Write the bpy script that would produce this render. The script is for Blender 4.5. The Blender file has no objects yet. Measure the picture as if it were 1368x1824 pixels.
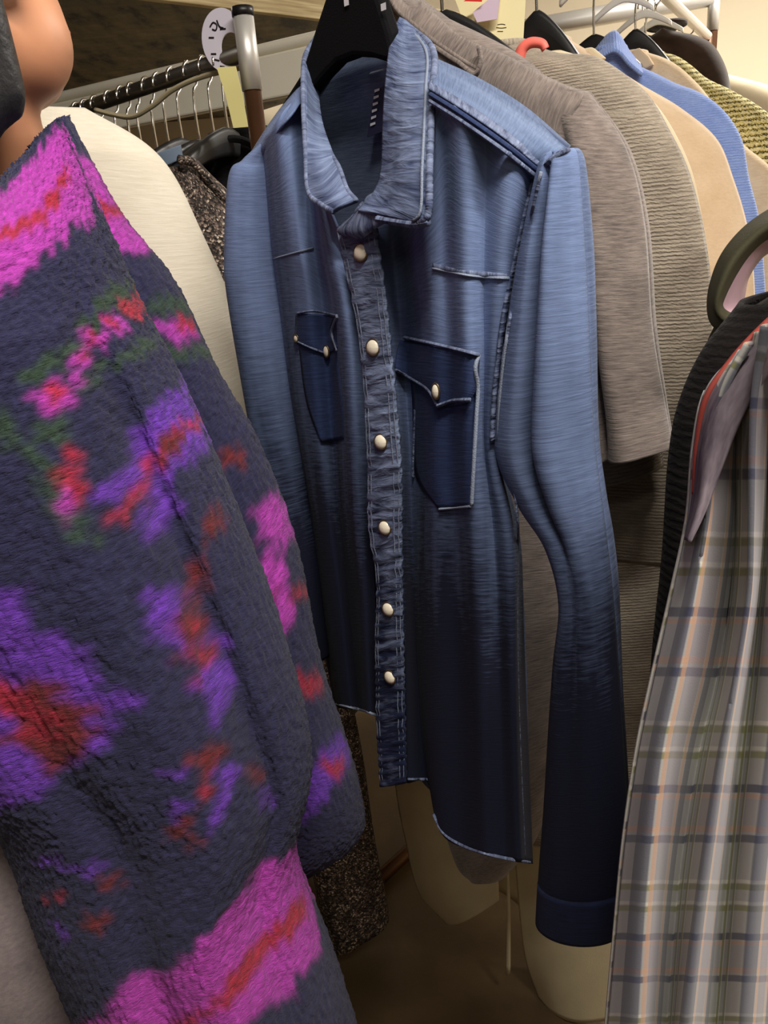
import bpy, bmesh, math, random
import numpy as np
from mathutils import Vector, Matrix
from mathutils.bvhtree import BVHTree

random.seed(7); rng = np.random.default_rng(7)
S = bpy.context.scene
COL = S.collection

# ------------------------------------------------------------------ camera
FPX, CX, CY = 1370.0, 684.0, 912.0
CAM = np.array([0.0, 0.0, 1.42])
PITCH, ROLL = math.radians(20), math.radians(5)
_f = np.array([0, math.cos(PITCH), -math.sin(PITCH)])
_r0 = np.array([1.0, 0, 0]); _u0 = np.array([0, math.sin(PITCH), math.cos(PITCH)])
_r = _r0*math.cos(ROLL) - _u0*math.sin(ROLL)
_u = _u0*math.cos(ROLL) + _r0*math.sin(ROLL)
cam_d = bpy.data.cameras.new('camera'); cam = bpy.data.objects.new('camera', cam_d); COL.objects.link(cam)
cam_d.sensor_fit = 'VERTICAL'; cam_d.sensor_height = 36; cam_d.lens = FPX/1824*36
cam_d.clip_start = 0.02
M = Matrix(((_r[0], _u[0], -_f[0], CAM[0]), (_r[1], _u[1], -_f[1], CAM[1]), (_r[2], _u[2], -_f[2], CAM[2]), (0, 0, 0, 1)))
cam.matrix_world = M
S.camera = cam
# ------------------------------------------------------------------ world, lights, exposure
W = bpy.data.worlds.new('world'); S.world = W; W.use_nodes = True
W.node_tree.nodes['Background'].inputs[0].default_value = (1, .95, .88, 1)
W.node_tree.nodes['Background'].inputs[1].default_value = 0.05
S.view_settings.view_transform = 'Standard'; S.view_settings.look = 'None'
S.view_settings.gamma = 1; S.view_settings.use_curve_mapping = False
S.view_settings.exposure = 0.35
LAMPS = [  # (x, y, z, size_x, size_y, power)
    (0.48, -0.22, 2.62, 1.2, 0.16, 46),
    (-0.3, -1.4, 2.62, 1.2, 0.16, 6),  # added fill behind the camera, brightens cardigan and trousers
    (1.9, 2.2, 2.62, 1.2, 0.16, 60),
    (-0.9, 3.1, 2.62, 1.2, 0.16, 10),
]
for i, (x, y, z, sx, sy, p) in enumerate(LAMPS):
    ld = bpy.data.lights.new('ceiling_lamp_light', 'AREA'); ld.shape = 'RECTANGLE'; ld.size = sx; ld.size_y = sy
    ld.energy = p; ld.color = (1.0, .94, .86)
    lo = bpy.data.objects.new('ceiling_lamp_light', ld); COL.objects.link(lo); lo.location = (x, y, z)

# ------------------------------------------------------------------ pixel and plane helpers
def unproj(px, py, d):
    return CAM + _r*((px-CX)/FPX*d) + _u*(-(py-CY)/FPX*d) + _f*d
def ray(px, py):
    return _r*((px-CX)/FPX) + _u*(-(py-CY)/FPX) + _f
class PL:
    """vertical cloth plane: anchor point, turned by yaw (degrees, positive = right side nearer)"""
    def __init__(s, px, py, d, a):
        s.O = unproj(px, py, d); a = math.radians(a); s.a = a
        s.U = np.array([math.cos(a), -math.sin(a), 0]); s.N = np.array([-math.sin(a), -math.cos(a), 0])
    def pt(s, px, py, n=0.0):
        d = ray(px, py); t = (((s.O + s.N*n) - CAM) @ s.N)/(d @ s.N)
        return CAM + d*t
    def pts(s, L, n=0.0):
        return [s.pt(q[0], q[1], (q[2] if len(q) > 2 else n)) for q in L]
    def loc(s, u, n, z):                       # local metres -> world
        return s.O + s.U*u + s.N*n + np.array([0, 0, z])
    def uz(s, px, py, n=0.0):
        p = s.pt(px, py, n) - s.O
        return p @ s.U, p[2]

# ------------------------------------------------------------------ object helpers
def props(o, label=None, cat=None, group=None, kind=None):
    for k, v in (('label', label), ('category', cat), ('group', group), ('kind', kind)):
        if v: o[k] = v
    return o
def thing(name, loc, label, cat, rz=0.0, group=None):
    o = bpy.data.objects.new(name, None); COL.objects.link(o)
    o.empty_display_size = .05
    o.location = [float(v) for v in loc]; o.rotation_euler = (0, 0, rz)
    o['_m'] = 1
    del o['_m']
    return props(o, label, cat, group)
def basem(o):
    return Matrix.Translation(o.location) @ o.rotation_euler.to_matrix().to_4x4()
def wmat(o):
    m = basem(o)
    while o.parent:
        o = o.parent; m = basem(o) @ m
    return m
def make(name, V, F, mat, parent=None, uv=None, smooth=True, solid=0.0, subd=0, label=None, bevel=0.0):
    me = bpy.data.meshes.new(name)
    V = np.asarray(V, float)
    if parent is not None:
        inv = np.array(wmat(parent).inverted())
        V = V @ inv[:3, :3].T + inv[:3, 3]
    me.from_pydata(V.tolist(), [], [tuple(int(i) for i in f) for f in F]); me.update()
    if uv is not None:
        ul = me.uv_layers.new(name='UVMap')
        idx = np.zeros(len(me.loops), int); me.loops.foreach_get('vertex_index', idx)
        ul.data.foreach_set('uv', np.asarray(uv, float)[idx].ravel())
    if smooth:
        me.polygons.foreach_set('use_smooth', [True]*len(me.polygons))
    if mat is not None: me.materials.append(mat)
    o = bpy.data.objects.new(name, me); COL.objects.link(o)
    if parent is not None: o.parent = parent
    if solid:
        m = o.modifiers.new('thick', 'SOLIDIFY'); m.thickness = solid; m.offset = 0
    if bevel:
        m = o.modifiers.new('bev', 'BEVEL'); m.width = bevel; m.segments = 2
    if subd:
        m = o.modifiers.new('sub', 'SUBSURF'); m.levels = subd; m.render_levels = subd
    if label: o['label'] = label
    return o
def cr(P, n):
    """Catmull-Rom resample of a polyline to n points, even by chord"""
    P = np.asarray(P, float)
    if len(P) == 2:
        t = np.linspace(0, 1, n)[:, None]; return P[0]*(1-t)+P[1]*t
    d = np.r_[0, np.cumsum(np.sqrt(np.linalg.norm(np.diff(P, axis=0), axis=1)+1e-12)**2)]
    t = np.linspace(0, d[-1], n)
    Q = np.vstack([2*P[0]-P[1], P, 2*P[-1]-P[-2]])
    i = np.clip(np.searchsorted(d, t, side='right')-1, 0, len(P)-2)
    h = (d[i+1]-d[i]); s = ((t-d[i])/np.where(h == 0, 1, h))[:, None]
    p0, p1, p2, p3 = Q[i], Q[i+1], Q[i+2], Q[i+3]
    dd = np.r_[d[0]-(d[1]-d[0]), d, d[-1]+(d[-1]-d[-2])]
    h0 = (dd[i+1]-dd[i])[:, None]; h1 = h[:, None]; h2 = (dd[i+3]-dd[i+2])[:, None]
    m1 = ((p2-p1)/h1*h0 + (p1-p0)/h0*h1)/(h0+h1)*h1
    m2 = ((p3-p2)/h2*h1 + (p2-p1)/h1*h2)/(h1+h2)*h1
    s2, s3 = s*s, s*s*s
    return p1*(2*s3-3*s2+1) + m1*(s3-2*s2+s) + p2*(-2*s3+3*s2) + m2*(s3-s2)
def crow(P, n):
    """resample with uniform parameter (keeps control rows aligned)"""
    P = np.asarray(P, float); k = len(P)
    if k == 2:
        t = np.linspace(0, 1, n)[:, None]; return P[0]*(1-t)+P[1]*t
    Q = np.vstack([2*P[0]-P[1], P, 2*P[-1]-P[-2]])
    t = np.linspace(0, k-1, n); i = np.clip(t.astype(int), 0, k-2); s = (t-i)[:, None]
    p0, p1, p2, p3 = Q[i], Q[i+1], Q[i+2], Q[i+3]
    m1 = (p2-p0)/2; m2 = (p3-p1)/2; s2, s3 = s*s, s*s*s
    return p1*(2*s3-3*s2+1) + m1*(s3-2*s2+s) + p2*(-2*s3+3*s2) + m2*(s3-s2)
def grid_normals(G, closed=False):
    if closed:
        du = np.roll(G, -1, 1)-np.roll(G, 1, 1)
    else:
        du = np.gradient(G, axis=1)
    dv = np.gradient(G, axis=0)
    n = np.cross(dv, du); l = np.linalg.norm(n, axis=2, keepdims=True)
    return n/np.where(l < 1e-9, 1, l)
def grid_mesh(name, G, mat, parent=None, closed=False, solid=0.0, cap=False, uvo=(0, 0), label=None, noise=None, subd=0, col=None):
    """G[nv,nu,3] grid -> mesh with uv in metres. Closed grids get a seam column so the uv does not wrap."""
    G = np.asarray(G, float)
    if noise is not None:
        N = grid_normals(G, closed)
        G = G + N*noise(G)[..., None]
    if closed: G = np.concatenate([G, G[:, :1]], 1)
    nv, nu = G.shape[:2]
    uu = np.r_[0, np.cumsum(np.linalg.norm(np.diff(G, axis=1), axis=2).mean(0))]
    vv = np.r_[0, np.cumsum(np.linalg.norm(np.diff(G, axis=0), axis=2).mean(1))]
    UV = np.stack([np.broadcast_to(uu[None, :]-uu[-1]/2, (nv, nu)), np.broadcast_to(-vv[:, None], (nv, nu))], 2)+np.array(uvo)
    idx = np.arange(nv*nu).reshape(nv, nu)
    F = np.stack([idx[:-1, :-1], idx[1:, :-1], idx[1:, 1:], idx[:-1, 1:]], 2).reshape(-1, 4).tolist()
    V = G.reshape(-1, 3); UVf = UV.reshape(-1, 2)
    if cap and closed:
        for r, fl in ((0, False), (nv-1, True)):
            c = V[idx[r, :-1]].mean(0); V = np.vstack([V, c]); UVf = np.vstack([UVf, UVf[idx[r, 0]]]); ci = len(V)-1
            for j in range(nu-1):
                a, b = idx[r, j], idx[r, j+1]
                F.append([ci, b, a] if fl else [ci, a, b])
    o = make(name, V, F, mat, parent, UVf, True, solid, subd, label)
    if closed:
        pass
    if col is not None:
        C = col(UV).reshape(-1, 3); C = np.c_[C, np.ones(len(C))]
        if len(V) > len(C): C = np.vstack([C, np.repeat(C[:1], len(V)-len(C), 0)])
        at = o.data.color_attributes.new('pattern', 'FLOAT_COLOR', 'POINT'); at.data.foreach_set('color', C.ravel())
    o['_g'] = 0; del o['_g']
    return o
def loft(cols, nv, nu):
    A = np.stack([crow(c, nv) for c in cols], 1)          # nv,k,3
    B = np.stack([crow(A[i], nu) for i in range(nv)], 0)
    return B
def tube_edges(L, R, n, r, nv=60, nu=40, dirN=None, pw=1.0):
    """closed cloth tube between a left and a right edge curve; r = depth radius (number or per-row list)"""
    L = crow(L, nv); R = crow(R, nv)
    rr = np.interp(np.linspace(0, 1, nv), np.linspace(0, 1, len(np.atleast_1d(r))), np.atleast_1d(r))
    th = np.linspace(0, 2*math.pi, nu, endpoint=False)
    C = (L+R)/2; H = (R-L)/2
    c = np.cos(th); s = np.sin(th)
    c = np.sign(c)*np.abs(c)**pw; s = np.sign(s)*np.abs(s)**pw
    return C[:, None, :] + H[:, None, :]*c[None, :, None] + (rr[:, None]*s[None, :])[..., None]*np.asarray(dirN)[None, None, :]
def cord(pts, r, nseg=8, n=None):
    P = cr(pts, n or max(12, len(pts)*6)); k = len(P)
    T = np.gradient(P, axis=0); T /= np.linalg.norm(T, axis=1, keepdims=True)+1e-12
    up = np.array([0, 0, 1.0]) if abs(T[0, 2]) < .9 else np.array([1.0, 0, 0])
    G = np.zeros((k, nseg, 3)); a = np.cross(T[0], up); a /= np.linalg.norm(a)
    rr = np.interp(np.linspace(0, 1, k), np.linspace(0, 1, len(np.atleast_1d(r))), np.atleast_1d(r))
    for i in range(k):
        a = a - T[i]*(a @ T[i]); a /= np.linalg.norm(a)+1e-12; b = np.cross(T[i], a)
        th = np.arange(nseg)*2*math.pi/nseg
        G[i] = P[i] + rr[i]*(np.cos(th)[:, None]*a + np.sin(th)[:, None]*b)
    return G
def cord_mesh(name, pts, r, mat, parent=None, nseg=8, n=None, label=None):
    return grid_mesh(name, cord(pts, r, nseg, n), mat, parent, closed=True, cap=True, label=label)
def box_vf(c, sx, sy, sz, ax=None):
    ax = np.eye(3) if ax is None else ax
    V = [np.asarray(c) + ax[0]*sx/2*i + ax[1]*sy/2*j + ax[2]*sz/2*k for i in (-1, 1) for j in (-1, 1) for k in (-1, 1)]
    F = [(0, 1, 3, 2), (4, 6, 7, 5), (0, 4, 5, 1), (2, 3, 7, 6), (0, 2, 6, 4), (1, 5, 7, 3)]
    return V, F
def box(name, c, sx, sy, sz, mat, parent=None, ax=None, bevel=0.004, label=None):
    V, F = box_vf(c, sx, sy, sz, ax)
    return make(name, V, F, mat, parent, None, False, bevel=bevel, label=label)
def plate(name, P, N, t, mat, parent=None, label=None, bevel=0.0, smooth=False):
    """polygon P (world points) extruded by t along N"""
    P = np.asarray(P); N = np.asarray(N); k = len(P)
    V = np.vstack([P+N*t/2, P-N*t/2])
    F = [list(range(k)), list(range(2*k-1, k-1, -1))]+[[i, i+k, (i+1) % k+k, (i+1) % k] for i in range(k)]
    return make(name, V, F, mat, parent, None, smooth, label=label, bevel=bevel)
def sines(seed, fu, fv, amp, k=5):
    """smooth fold field over world position along two directions"""
    g = np.random.default_rng(seed); ph = g.uniform(0, 6.28, (k, 2)); fr = g.uniform(.5, 1.5, (k, 2)); am = g.uniform(.4, 1, k)
    def fn(G):
        h = G[..., 0]*.8+G[..., 1]*.6; z = G[..., 2]; q = G[..., 0]*-.6+G[..., 1]*.8
        out = 0
        for i in range(k):
            out = out + am[i]*np.sin(fu*fr[i, 0]*(h+.5*q)+ph[i, 0]+1.3*np.sin(fv*fr[i, 1]*z+ph[i, 1]))
        return out*amp/k*2
    return fn

# ------------------------------------------------------------------ materials
def nt(name):
    m = bpy.data.materials.new(name); m.use_nodes = True; t = m.node_tree
    b = t.nodes['Principled BSDF']
    def N(ty, **kw):
        n = t.nodes.new(ty)
        for k, v in kw.items():
            if k in n.inputs.keys(): n.inputs[k].default_value = v
            else: setattr(n, k, v)
        return n
    return m, t, b, N, t.links.new
def c4(c): return (c[0], c[1], c[2], 1)
def srgb(r, g, b):
    f = lambda v: (v/255/12.92) if v/255 <= .04045 else ((v/255+.055)/1.055)**2.4
    return (f(r), f(g), f(b))
def ramp(N, stops, interp='LINEAR'):
    r = N('ShaderNodeValToRGB'); r.color_ramp.interpolation = interp
    e = r.color_ramp.elements
    while len(e) < len(stops): e.new(.5)
    for i, (p, c) in enumerate(stops):
        e[i].position = p; e[i].color = c if len(c) == 4 else c4(c)
    return r
def mapping(t, N, L, scale, src='UV', rot=(0, 0, 0)):
    tc = N('ShaderNodeTexCoord'); mp = N('ShaderNodeMapping'); mp.inputs['Scale'].default_value = scale; mp.inputs['Rotation'].default_value = rot
    L(tc.outputs[src], mp.inputs[0]); return mp.outputs[0]
def plain(name, col, rough=.6, metal=0., bump=0., bscale=200, var=0.0, vscale=8, sheen=0.0, src='Object', spec=.5):
    m, t, b, N, L = nt(name)
    b.inputs['Base Color'].default_value = c4(col); b.inputs['Roughness'].default_value = rough; b.inputs['Metallic'].default_value = metal
    b.inputs['Specular IOR Level'].default_value = spec
    if sheen: b.inputs['Sheen Weight'].default_value = sheen; b.inputs['Sheen Roughness'].default_value = .4
    mp = mapping(t, N, L, (1, 1, 1), src)
    if var:
        nz = N('ShaderNodeTexNoise', Scale=vscale, Detail=5.0); L(mp, nz.inputs['Vector'])
        r = ramp(N, [(.3, [v*(1-var) for v in col]), (.7, [min(1, v*(1+var)) for v in col])]); L(nz.outputs[0], r.inputs[0]); L(r.outputs[0], b.inputs['Base Color'])
    if bump:
        n2 = N('ShaderNodeTexNoise', Scale=bscale, Detail=3.0); L(mp, n2.inputs['Vector'])
        bp = N('ShaderNodeBump', Strength=bump, Distance=.002); L(n2.outputs[0], bp.inputs['Height']); L(bp.outputs[0], b.inputs['Normal'])
    return m
def knit(name, c1, c2, rows=350, cols=80, bump=.5, rough=.95, streak=.5, sheen=.3, rib=None, vert=False, mottle=20):
    """knitted cloth: fine courses along the uv, mottled yarn"""
    m, t, b, N, L = nt(name)
    b.inputs['Roughness'].default_value = rough; b.inputs['Specular IOR Level'].default_value = .15
    b.inputs['Sheen Weight'].default_value = sheen
    sc = (rows, cols, 1) if vert else (cols, rows, 1)
    mp = mapping(t, N, L, sc)
    nz = N('ShaderNodeTexNoise', Scale=1.0, Detail=3.0, Roughness=.65); L(mp, nz.inputs['Vector'])
    mp2 = mapping(t, N, L, (1, 1, 1)); n2 = N('ShaderNodeTexNoise', Scale=float(mottle), Detail=4.0); L(mp2, n2.inputs['Vector'])
    mx = N('ShaderNodeMath', operation='MULTIPLY_ADD'); L(nz.outputs[0], mx.inputs[0]); mx.inputs[1].default_value = streak
    sb = N('ShaderNodeMath', operation='MULTIPLY_ADD'); L(n2.outputs[0], sb.inputs[0]); sb.inputs[1].default_value = 1-streak; sb.inputs[2].default_value = 0
    L(sb.outputs[0], mx.inputs[2])
    r = ramp(N, [(.33, c1), (.67, c2)]); L(mx.outputs[0], r.inputs[0])
    h = nz.outputs[0]; dist = .0025
    colr = r.outputs[0]
    if rib:
        wv = N('ShaderNodeTexWave', Scale=float(rib), Distortion=3.0); wv.bands_direction = 'X' if vert else 'Y'
        wv.inputs['Detail Scale'].default_value = 3.0
        L(mp2, wv.inputs['Vector'])
        ad = N('ShaderNodeMath', operation='MULTIPLY_ADD'); L(wv.outputs['Fac'], ad.inputs[0]); ad.inputs[1].default_value = .55; L(nz.outputs[0], ad.inputs[2]); h = ad.outputs[0]
        mm = N('ShaderNodeMix', data_type='RGBA', blend_type='MULTIPLY'); mm.inputs[0].default_value = .16
        L(r.outputs[0], mm.inputs[6]); L(wv.outputs['Color'], mm.inputs[7]); colr = mm.outputs[2]
    L(colr, b.inputs['Base Color'])
    bp = N('ShaderNodeBump', Strength=bump, Distance=dist); L(h, bp.inputs['Height']); L(bp.outputs[0], b.inputs['Normal'])
    return m
def denim(name, dark, light, lo=.3, hi=.75, streak_amt=.62, wash_shade=None, slub=(40, 500), bump=.35, pucker=None):
    """indigo twill: horizontal slubs, long vertical faded streaks; wash=(v0,v1): upper fade plus shade painted in towards the hem"""
    m, t, b, N, L = nt(name)
    b.inputs['Roughness'].default_value = .85; b.inputs['Specular IOR Level'].default_value = .2; b.inputs['Sheen Weight'].default_value = .02
    mp = mapping(t, N, L, (slub[0], slub[1], 1)); nz = N('ShaderNodeTexNoise', Scale=1.0, Detail=3.0, Roughness=.7); L(mp, nz.inputs['Vector'])
    mp2 = mapping(t, N, L, (26, 3, 1)); n2 = N('ShaderNodeTexNoise', Scale=1.0, Detail=3.0); L(mp2, n2.inputs['Vector'])
    a = N('ShaderNodeMath', operation='MULTIPLY_ADD'); L(nz.outputs[0], a.inputs[0]); a.inputs[1].default_value = .45
    a2 = N('ShaderNodeMath', operation='MULTIPLY_ADD'); L(n2.outputs[0], a2.inputs[0]); a2.inputs[1].default_value = streak_amt; a2.inputs[2].default_value = .275-streak_amt/2
    L(a2.outputs[0], a.inputs[2])
    fac = a.outputs[0]
    if wash_shade:
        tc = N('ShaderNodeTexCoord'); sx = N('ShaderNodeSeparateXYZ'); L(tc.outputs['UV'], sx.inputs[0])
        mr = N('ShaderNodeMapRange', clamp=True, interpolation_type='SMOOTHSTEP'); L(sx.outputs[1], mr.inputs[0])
        mr.inputs[1].default_value = wash_shade[0]; mr.inputs[2].default_value = wash_shade[1]; mr.inputs[3].default_value = wash_shade[2]; mr.inputs[4].default_value = wash_shade[3]  # darker downwards: denim fade plus falling light painted into the colour
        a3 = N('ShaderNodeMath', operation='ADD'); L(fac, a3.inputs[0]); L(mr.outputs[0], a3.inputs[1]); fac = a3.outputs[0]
    hsrc = nz.outputs[0]; bd = .0012
    if pucker:
        mp3 = mapping(t, N, L, (pucker[0], pucker[1], 1)); n3 = N('ShaderNodeTexNoise', Scale=1.0, Detail=4.0, Distortion=.6); L(mp3, n3.inputs['Vector'])
        a4 = N('ShaderNodeMath', operation='MULTIPLY_ADD'); L(n3.outputs[0], a4.inputs[0]); a4.inputs[1].default_value = pucker[2]; 
        a5 = N('ShaderNodeMath', operation='SUBTRACT'); L(fac, a5.inputs[0]); a5.inputs[1].default_value = pucker[2]/2
        L(a5.outputs[0], a4.inputs[2]); fac = a4.outputs[0]; hsrc = n3.outputs[0]; bd = .006
    r = ramp(N, [(lo, dark), (hi, light)]); L(fac, r.inputs[0]); L(r.outputs[0], b.inputs['Base Color'])
    bp = N('ShaderNodeBump', Strength=bump, Distance=bd); L(hsrc, bp.inputs['Height']); L(bp.outputs[0], b.inputs['Normal'])
    return m
DARK, LIGHT, PALE = srgb(24, 28, 48), srgb(114, 132, 172), srgb(170, 182, 208)
m_den = denim('denim_body', DARK, LIGHT, wash_shade=(-.56, -.03, -.34, .16))
m_den_s = denim('denim_sleeve', DARK, LIGHT, wash_shade=(-.62, -.05, -.36, .18))
m_den_yoke = denim('denim_yoke', srgb(54, 68, 100), srgb(122, 140, 172), lo=.3, hi=.75)
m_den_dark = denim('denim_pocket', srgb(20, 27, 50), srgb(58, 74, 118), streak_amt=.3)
m_cuff = denim('denim_cuff', srgb(14, 18, 38), srgb(40, 50, 84), streak_amt=.3)
m_den_in = denim('denim_inside', srgb(58, 70, 98), srgb(112, 124, 150), streak_amt=.15)
m_den_worn = denim('denim_worn_seam', srgb(30, 40, 74), srgb(138, 150, 180), lo=.3, hi=.85, pucker=(40, 150, .9), bump=.7)
m_den_collar = denim('denim_collar', srgb(34, 45, 82), srgb(140, 156, 190), lo=.3, hi=.85, pucker=(22, 120, .8), bump=.5)
m_den_plk = denim('denim_placket', srgb(24, 33, 62), srgb(140, 154, 186), lo=.25, hi=.8, pucker=(30, 110, .9), bump=.7, wash_shade=(-.6, -.1, -.22, .0))
m_stitch = plain('stitch_thread', srgb(128, 138, 158), .8, bump=.4, bscale=900)
m_snap = plain('pearl_snap', srgb(232, 222, 200), .25, bump=.0, var=.06, vscale=40)
m_brass = plain('snap_metal', srgb(110, 94, 74), .4, metal=.8)
m_velvet = plain('black_velvet', srgb(16, 16, 18), .95, bump=.2, bscale=800, spec=.1)
m_black = plain('black_plastic', srgb(20, 20, 22), .42, bump=.05, bscale=90)
m_blackcloth = knit('black_cloth', srgb(12, 12, 14), srgb(30, 30, 33), 300, 60, sheen=.1)
m_chrome = plain('chrome_wire', (.82, .80, .76), .16, metal=1)
m_steel = plain('brushed_steel', (.72, .70, .66), .42, metal=.55, bump=.05, bscale=60)
m_steel_d = plain('dark_steel', (.18, .17, .155), .35, metal=1)
m_bronze = plain('brown_steel', srgb(92, 62, 42), .4, metal=.6, var=.15)
m_greytee = knit('grey_marl_jersey', srgb(88, 79, 76), srgb(150, 137, 129), 420, 60, .45, streak=.6)
m_ribbed = knit('taupe_ribbed_knit', srgb(128, 117, 104), srgb(184, 171, 153), 420, 50, .6, streak=.55, rib=75)
m_tan = knit('tan_wool', srgb(204, 176, 144), srgb(224, 200, 170), 300, 200, .1, streak=.3)
m_coat = plain('khaki_cotton', srgb(214, 200, 164), .8, bump=.15, bscale=300, var=.06, vscale=14, src='UV')
m_blue = knit('blue_knit', srgb(122, 150, 220), srgb(158, 182, 240), 420, 50, .5, streak=.6, rib=70)
m_beige = knit('beige_knit', srgb(196, 170, 134), srgb(222, 198, 164), 300, 70, .3)
m_creamk = knit('cream_fine_knit', srgb(226, 216, 196), srgb(240, 232, 214), 260, 40, .25, streak=.6, sheen=.1)
m_creamc = plain('cream_cotton', srgb(216, 200, 168), .8, bump=.1, bscale=300, src='UV')
m_brown = knit('dark_brown_velvet', srgb(34, 22, 16), srgb(58, 40, 30), 60, 30, .2, sheen=.4)
m_char = knit('charcoal_rib', srgb(13, 11, 11), srgb(32, 27, 26), 300, 60, .5, sheen=.05, rib=40)
m_olive = plain('olive_cotton', srgb(62, 60, 38), .85, bump=.2, bscale=400)
m_pink = plain('mauve_lining', srgb(192, 158, 172), .6, bump=.1, bscale=200)
m_bluegrey = plain('blue_grey_felt', srgb(104, 120, 140), .85, bump=.2, bscale=500)
m_skin = plain('skin', srgb(214, 150, 112), .5, var=.05, vscale=14, bump=.05, bscale=120)
m_skin.node_tree.nodes['Principled BSDF'].inputs['Subsurface Weight'].default_value = .12
m_skin.node_tree.nodes['Principled BSDF'].inputs['Subsurface Radius'].default_value = (.012, .005, .003)
m_hair = plain('black_hair', srgb(22, 20, 24), .5, bump=.4, bscale=150)
m_trouser = knit('grey_trousers', srgb(112, 102, 104), srgb(146, 134, 134), 200, 200, .15, sheen=.1)
m_lip = plain('lip', srgb(170, 92, 84), .45)
m_eye = plain('eye_white', srgb(230, 226, 220), .2)
m_paper_y = plain('yellow_card', srgb(232, 222, 150), .7, var=.05, vscale=6)
m_paper_c = plain('cream_card', srgb(238, 226, 176), .7, var=.04, vscale=6)
m_paper_l = plain('lilac_card', srgb(206, 186, 204), .7)
m_red = plain('red_plastic', srgb(206, 36, 28), .4)
m_coral = plain('coral_ribbon', srgb(246, 118, 104), .55)
m_disc = plain('white_plastic', srgb(218, 212, 226), .35)
m_ink = plain('ink', srgb(24, 22, 24), .6)
m_wall = plain('cream_wall', srgb(232, 218, 190), .85, bump=.1, bscale=60, var=.02, vscale=3)
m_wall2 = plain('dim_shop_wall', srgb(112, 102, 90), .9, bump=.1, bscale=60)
m_ceil = plain('ceiling_paint', srgb(170, 162, 146), .9)
m_beam = plain('white_painted_board', srgb(240, 234, 216), .6, bump=.1, bscale=40, var=.03)
m_label = plain('navy_label', srgb(26, 28, 58), .7)
m_white = plain('white_thread', srgb(215, 215, 220), .7)
m_cable = plain('cream_cable', srgb(186, 174, 142), .5)
def mat_floor():
    m, t, b, N, L = nt('brown_concrete')
    mp = mapping(t, N, L, (1, 1, 1), 'Object')
    nz = N('ShaderNodeTexNoise', Scale=2.2, Detail=8.0, Roughness=.6); L(mp, nz.inputs['Vector'])
    r = ramp(N, [(.3, srgb(62, 48, 32)), (.55, srgb(92, 74, 50)), (.75, srgb(120, 100, 72))]); L(nz.outputs[0], r.inputs[0])
    L(r.outputs[0], b.inputs['Base Color']); b.inputs['Roughness'].default_value = .45
    n2 = N('ShaderNodeTexNoise', Scale=40., Detail=4.0); L(mp, n2.inputs['Vector'])
    bp = N('ShaderNodeBump', Strength=.12, Distance=.004); L(n2.outputs[0], bp.inputs['Height']); L(bp.outputs[0], b.inputs['Normal'])
    return m
def mat_board():
    """underside of the shelf: dark stained chipboard, with knots and streaks"""
    m, t, b, N, L = nt('stained_chipboard')
    mp = mapping(t, N, L, (16, 6, 16), 'Object', rot=(0, 0, .6)); nz = N('ShaderNodeTexNoise', Scale=1.0, Detail=5.0, Roughness=.6); L(mp, nz.inputs['Vector'])
    r = ramp(N, [(.37, srgb(20, 17, 10)), (.47, srgb(104, 94, 66)), (.7, srgb(140, 126, 92))]); L(nz.outputs[0], r.inputs[0])
    mp2 = mapping(t, N, L, (8, 40, 8), 'Object', rot=(0, 0, .6)); n2 = N('ShaderNodeTexNoise', Scale=1.0, Detail=4.0); L(mp2, n2.inputs['Vector'])
    r2 = ramp(N, [(.3, (.6, .6, .6)), (.7, (1, 1, 1))]); L(n2.outputs[0], r2.inputs[0])
    mx = N('ShaderNodeMix', data_type='RGBA', blend_type='MULTIPLY'); mx.inputs[0].default_value = 1
    L(r.outputs[0], mx.inputs[6]); L(r2.outputs[0], mx.inputs[7]); L(mx.outputs[2], b.inputs['Base Color'])
    b.inputs['Roughness'].default_value = .6
    bp = N('ShaderNodeBump', Strength=.3, Distance=.004); L(nz.outputs[0], bp.inputs['Height']); L(bp.outputs[0], b.inputs['Normal'])
    return m
def mat_edge():
    m, t, b, N, L = nt('pale_wood_edge')
    mp = mapping(t, N, L, (6, 6, 120), 'Object'); nz = N('ShaderNodeTexNoise', Scale=1.0, Detail=4.0); L(mp, nz.inputs['Vector'])
    r = ramp(N, [(.3, srgb(150, 128, 84)), (.7, srgb(224, 206, 160))]); L(nz.outputs[0], r.inputs[0]); L(r.outputs[0], b.inputs['Base Color'])
    b.inputs['Roughness'].default_value = .7
    return m
def mat_tweed():
    m, t, b, N, L = nt('speckled_boucle_tweed')
    mp = mapping(t, N, L, (1, 1, 1)); v = N('ShaderNodeTexVoronoi', Scale=330.0); L(mp, v.inputs['Vector'])
    r = ramp(N, [(.0, srgb(24, 20, 18)), (.42, srgb(58, 48, 42)), (.70, srgb(98, 84, 76)), (.9, srgb(150, 130, 118)), (.98, srgb(214, 196, 178))])
    sp = N('ShaderNodeSeparateColor'); L(v.outputs['Color'], sp.inputs[0])
    nz = N('ShaderNodeTexNoise', Scale=30.0, Detail=3.0); L(mp, nz.inputs['Vector'])
    a = N('ShaderNodeMath', operation='MULTIPLY_ADD'); L(nz.outputs[0], a.inputs[0]); a.inputs[1].default_value = .8; 
    a0 = N('ShaderNodeMath', operation='ADD'); L(sp.outputs[0], a0.inputs[0]); a0.inputs[1].default_value = -.4; L(a0.outputs[0], a.inputs[2])
    L(a.outputs[0], r.inputs[0]); L(r.outputs[0], b.inputs['Base Color'])
    b.inputs['Roughness'].default_value = .8
    bp = N('ShaderNodeBump', Strength=.8, Distance=.003); L(v.outputs['Distance'], bp.inputs['Height']); L(bp.outputs[0], b.inputs['Normal'])
    return m
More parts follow.
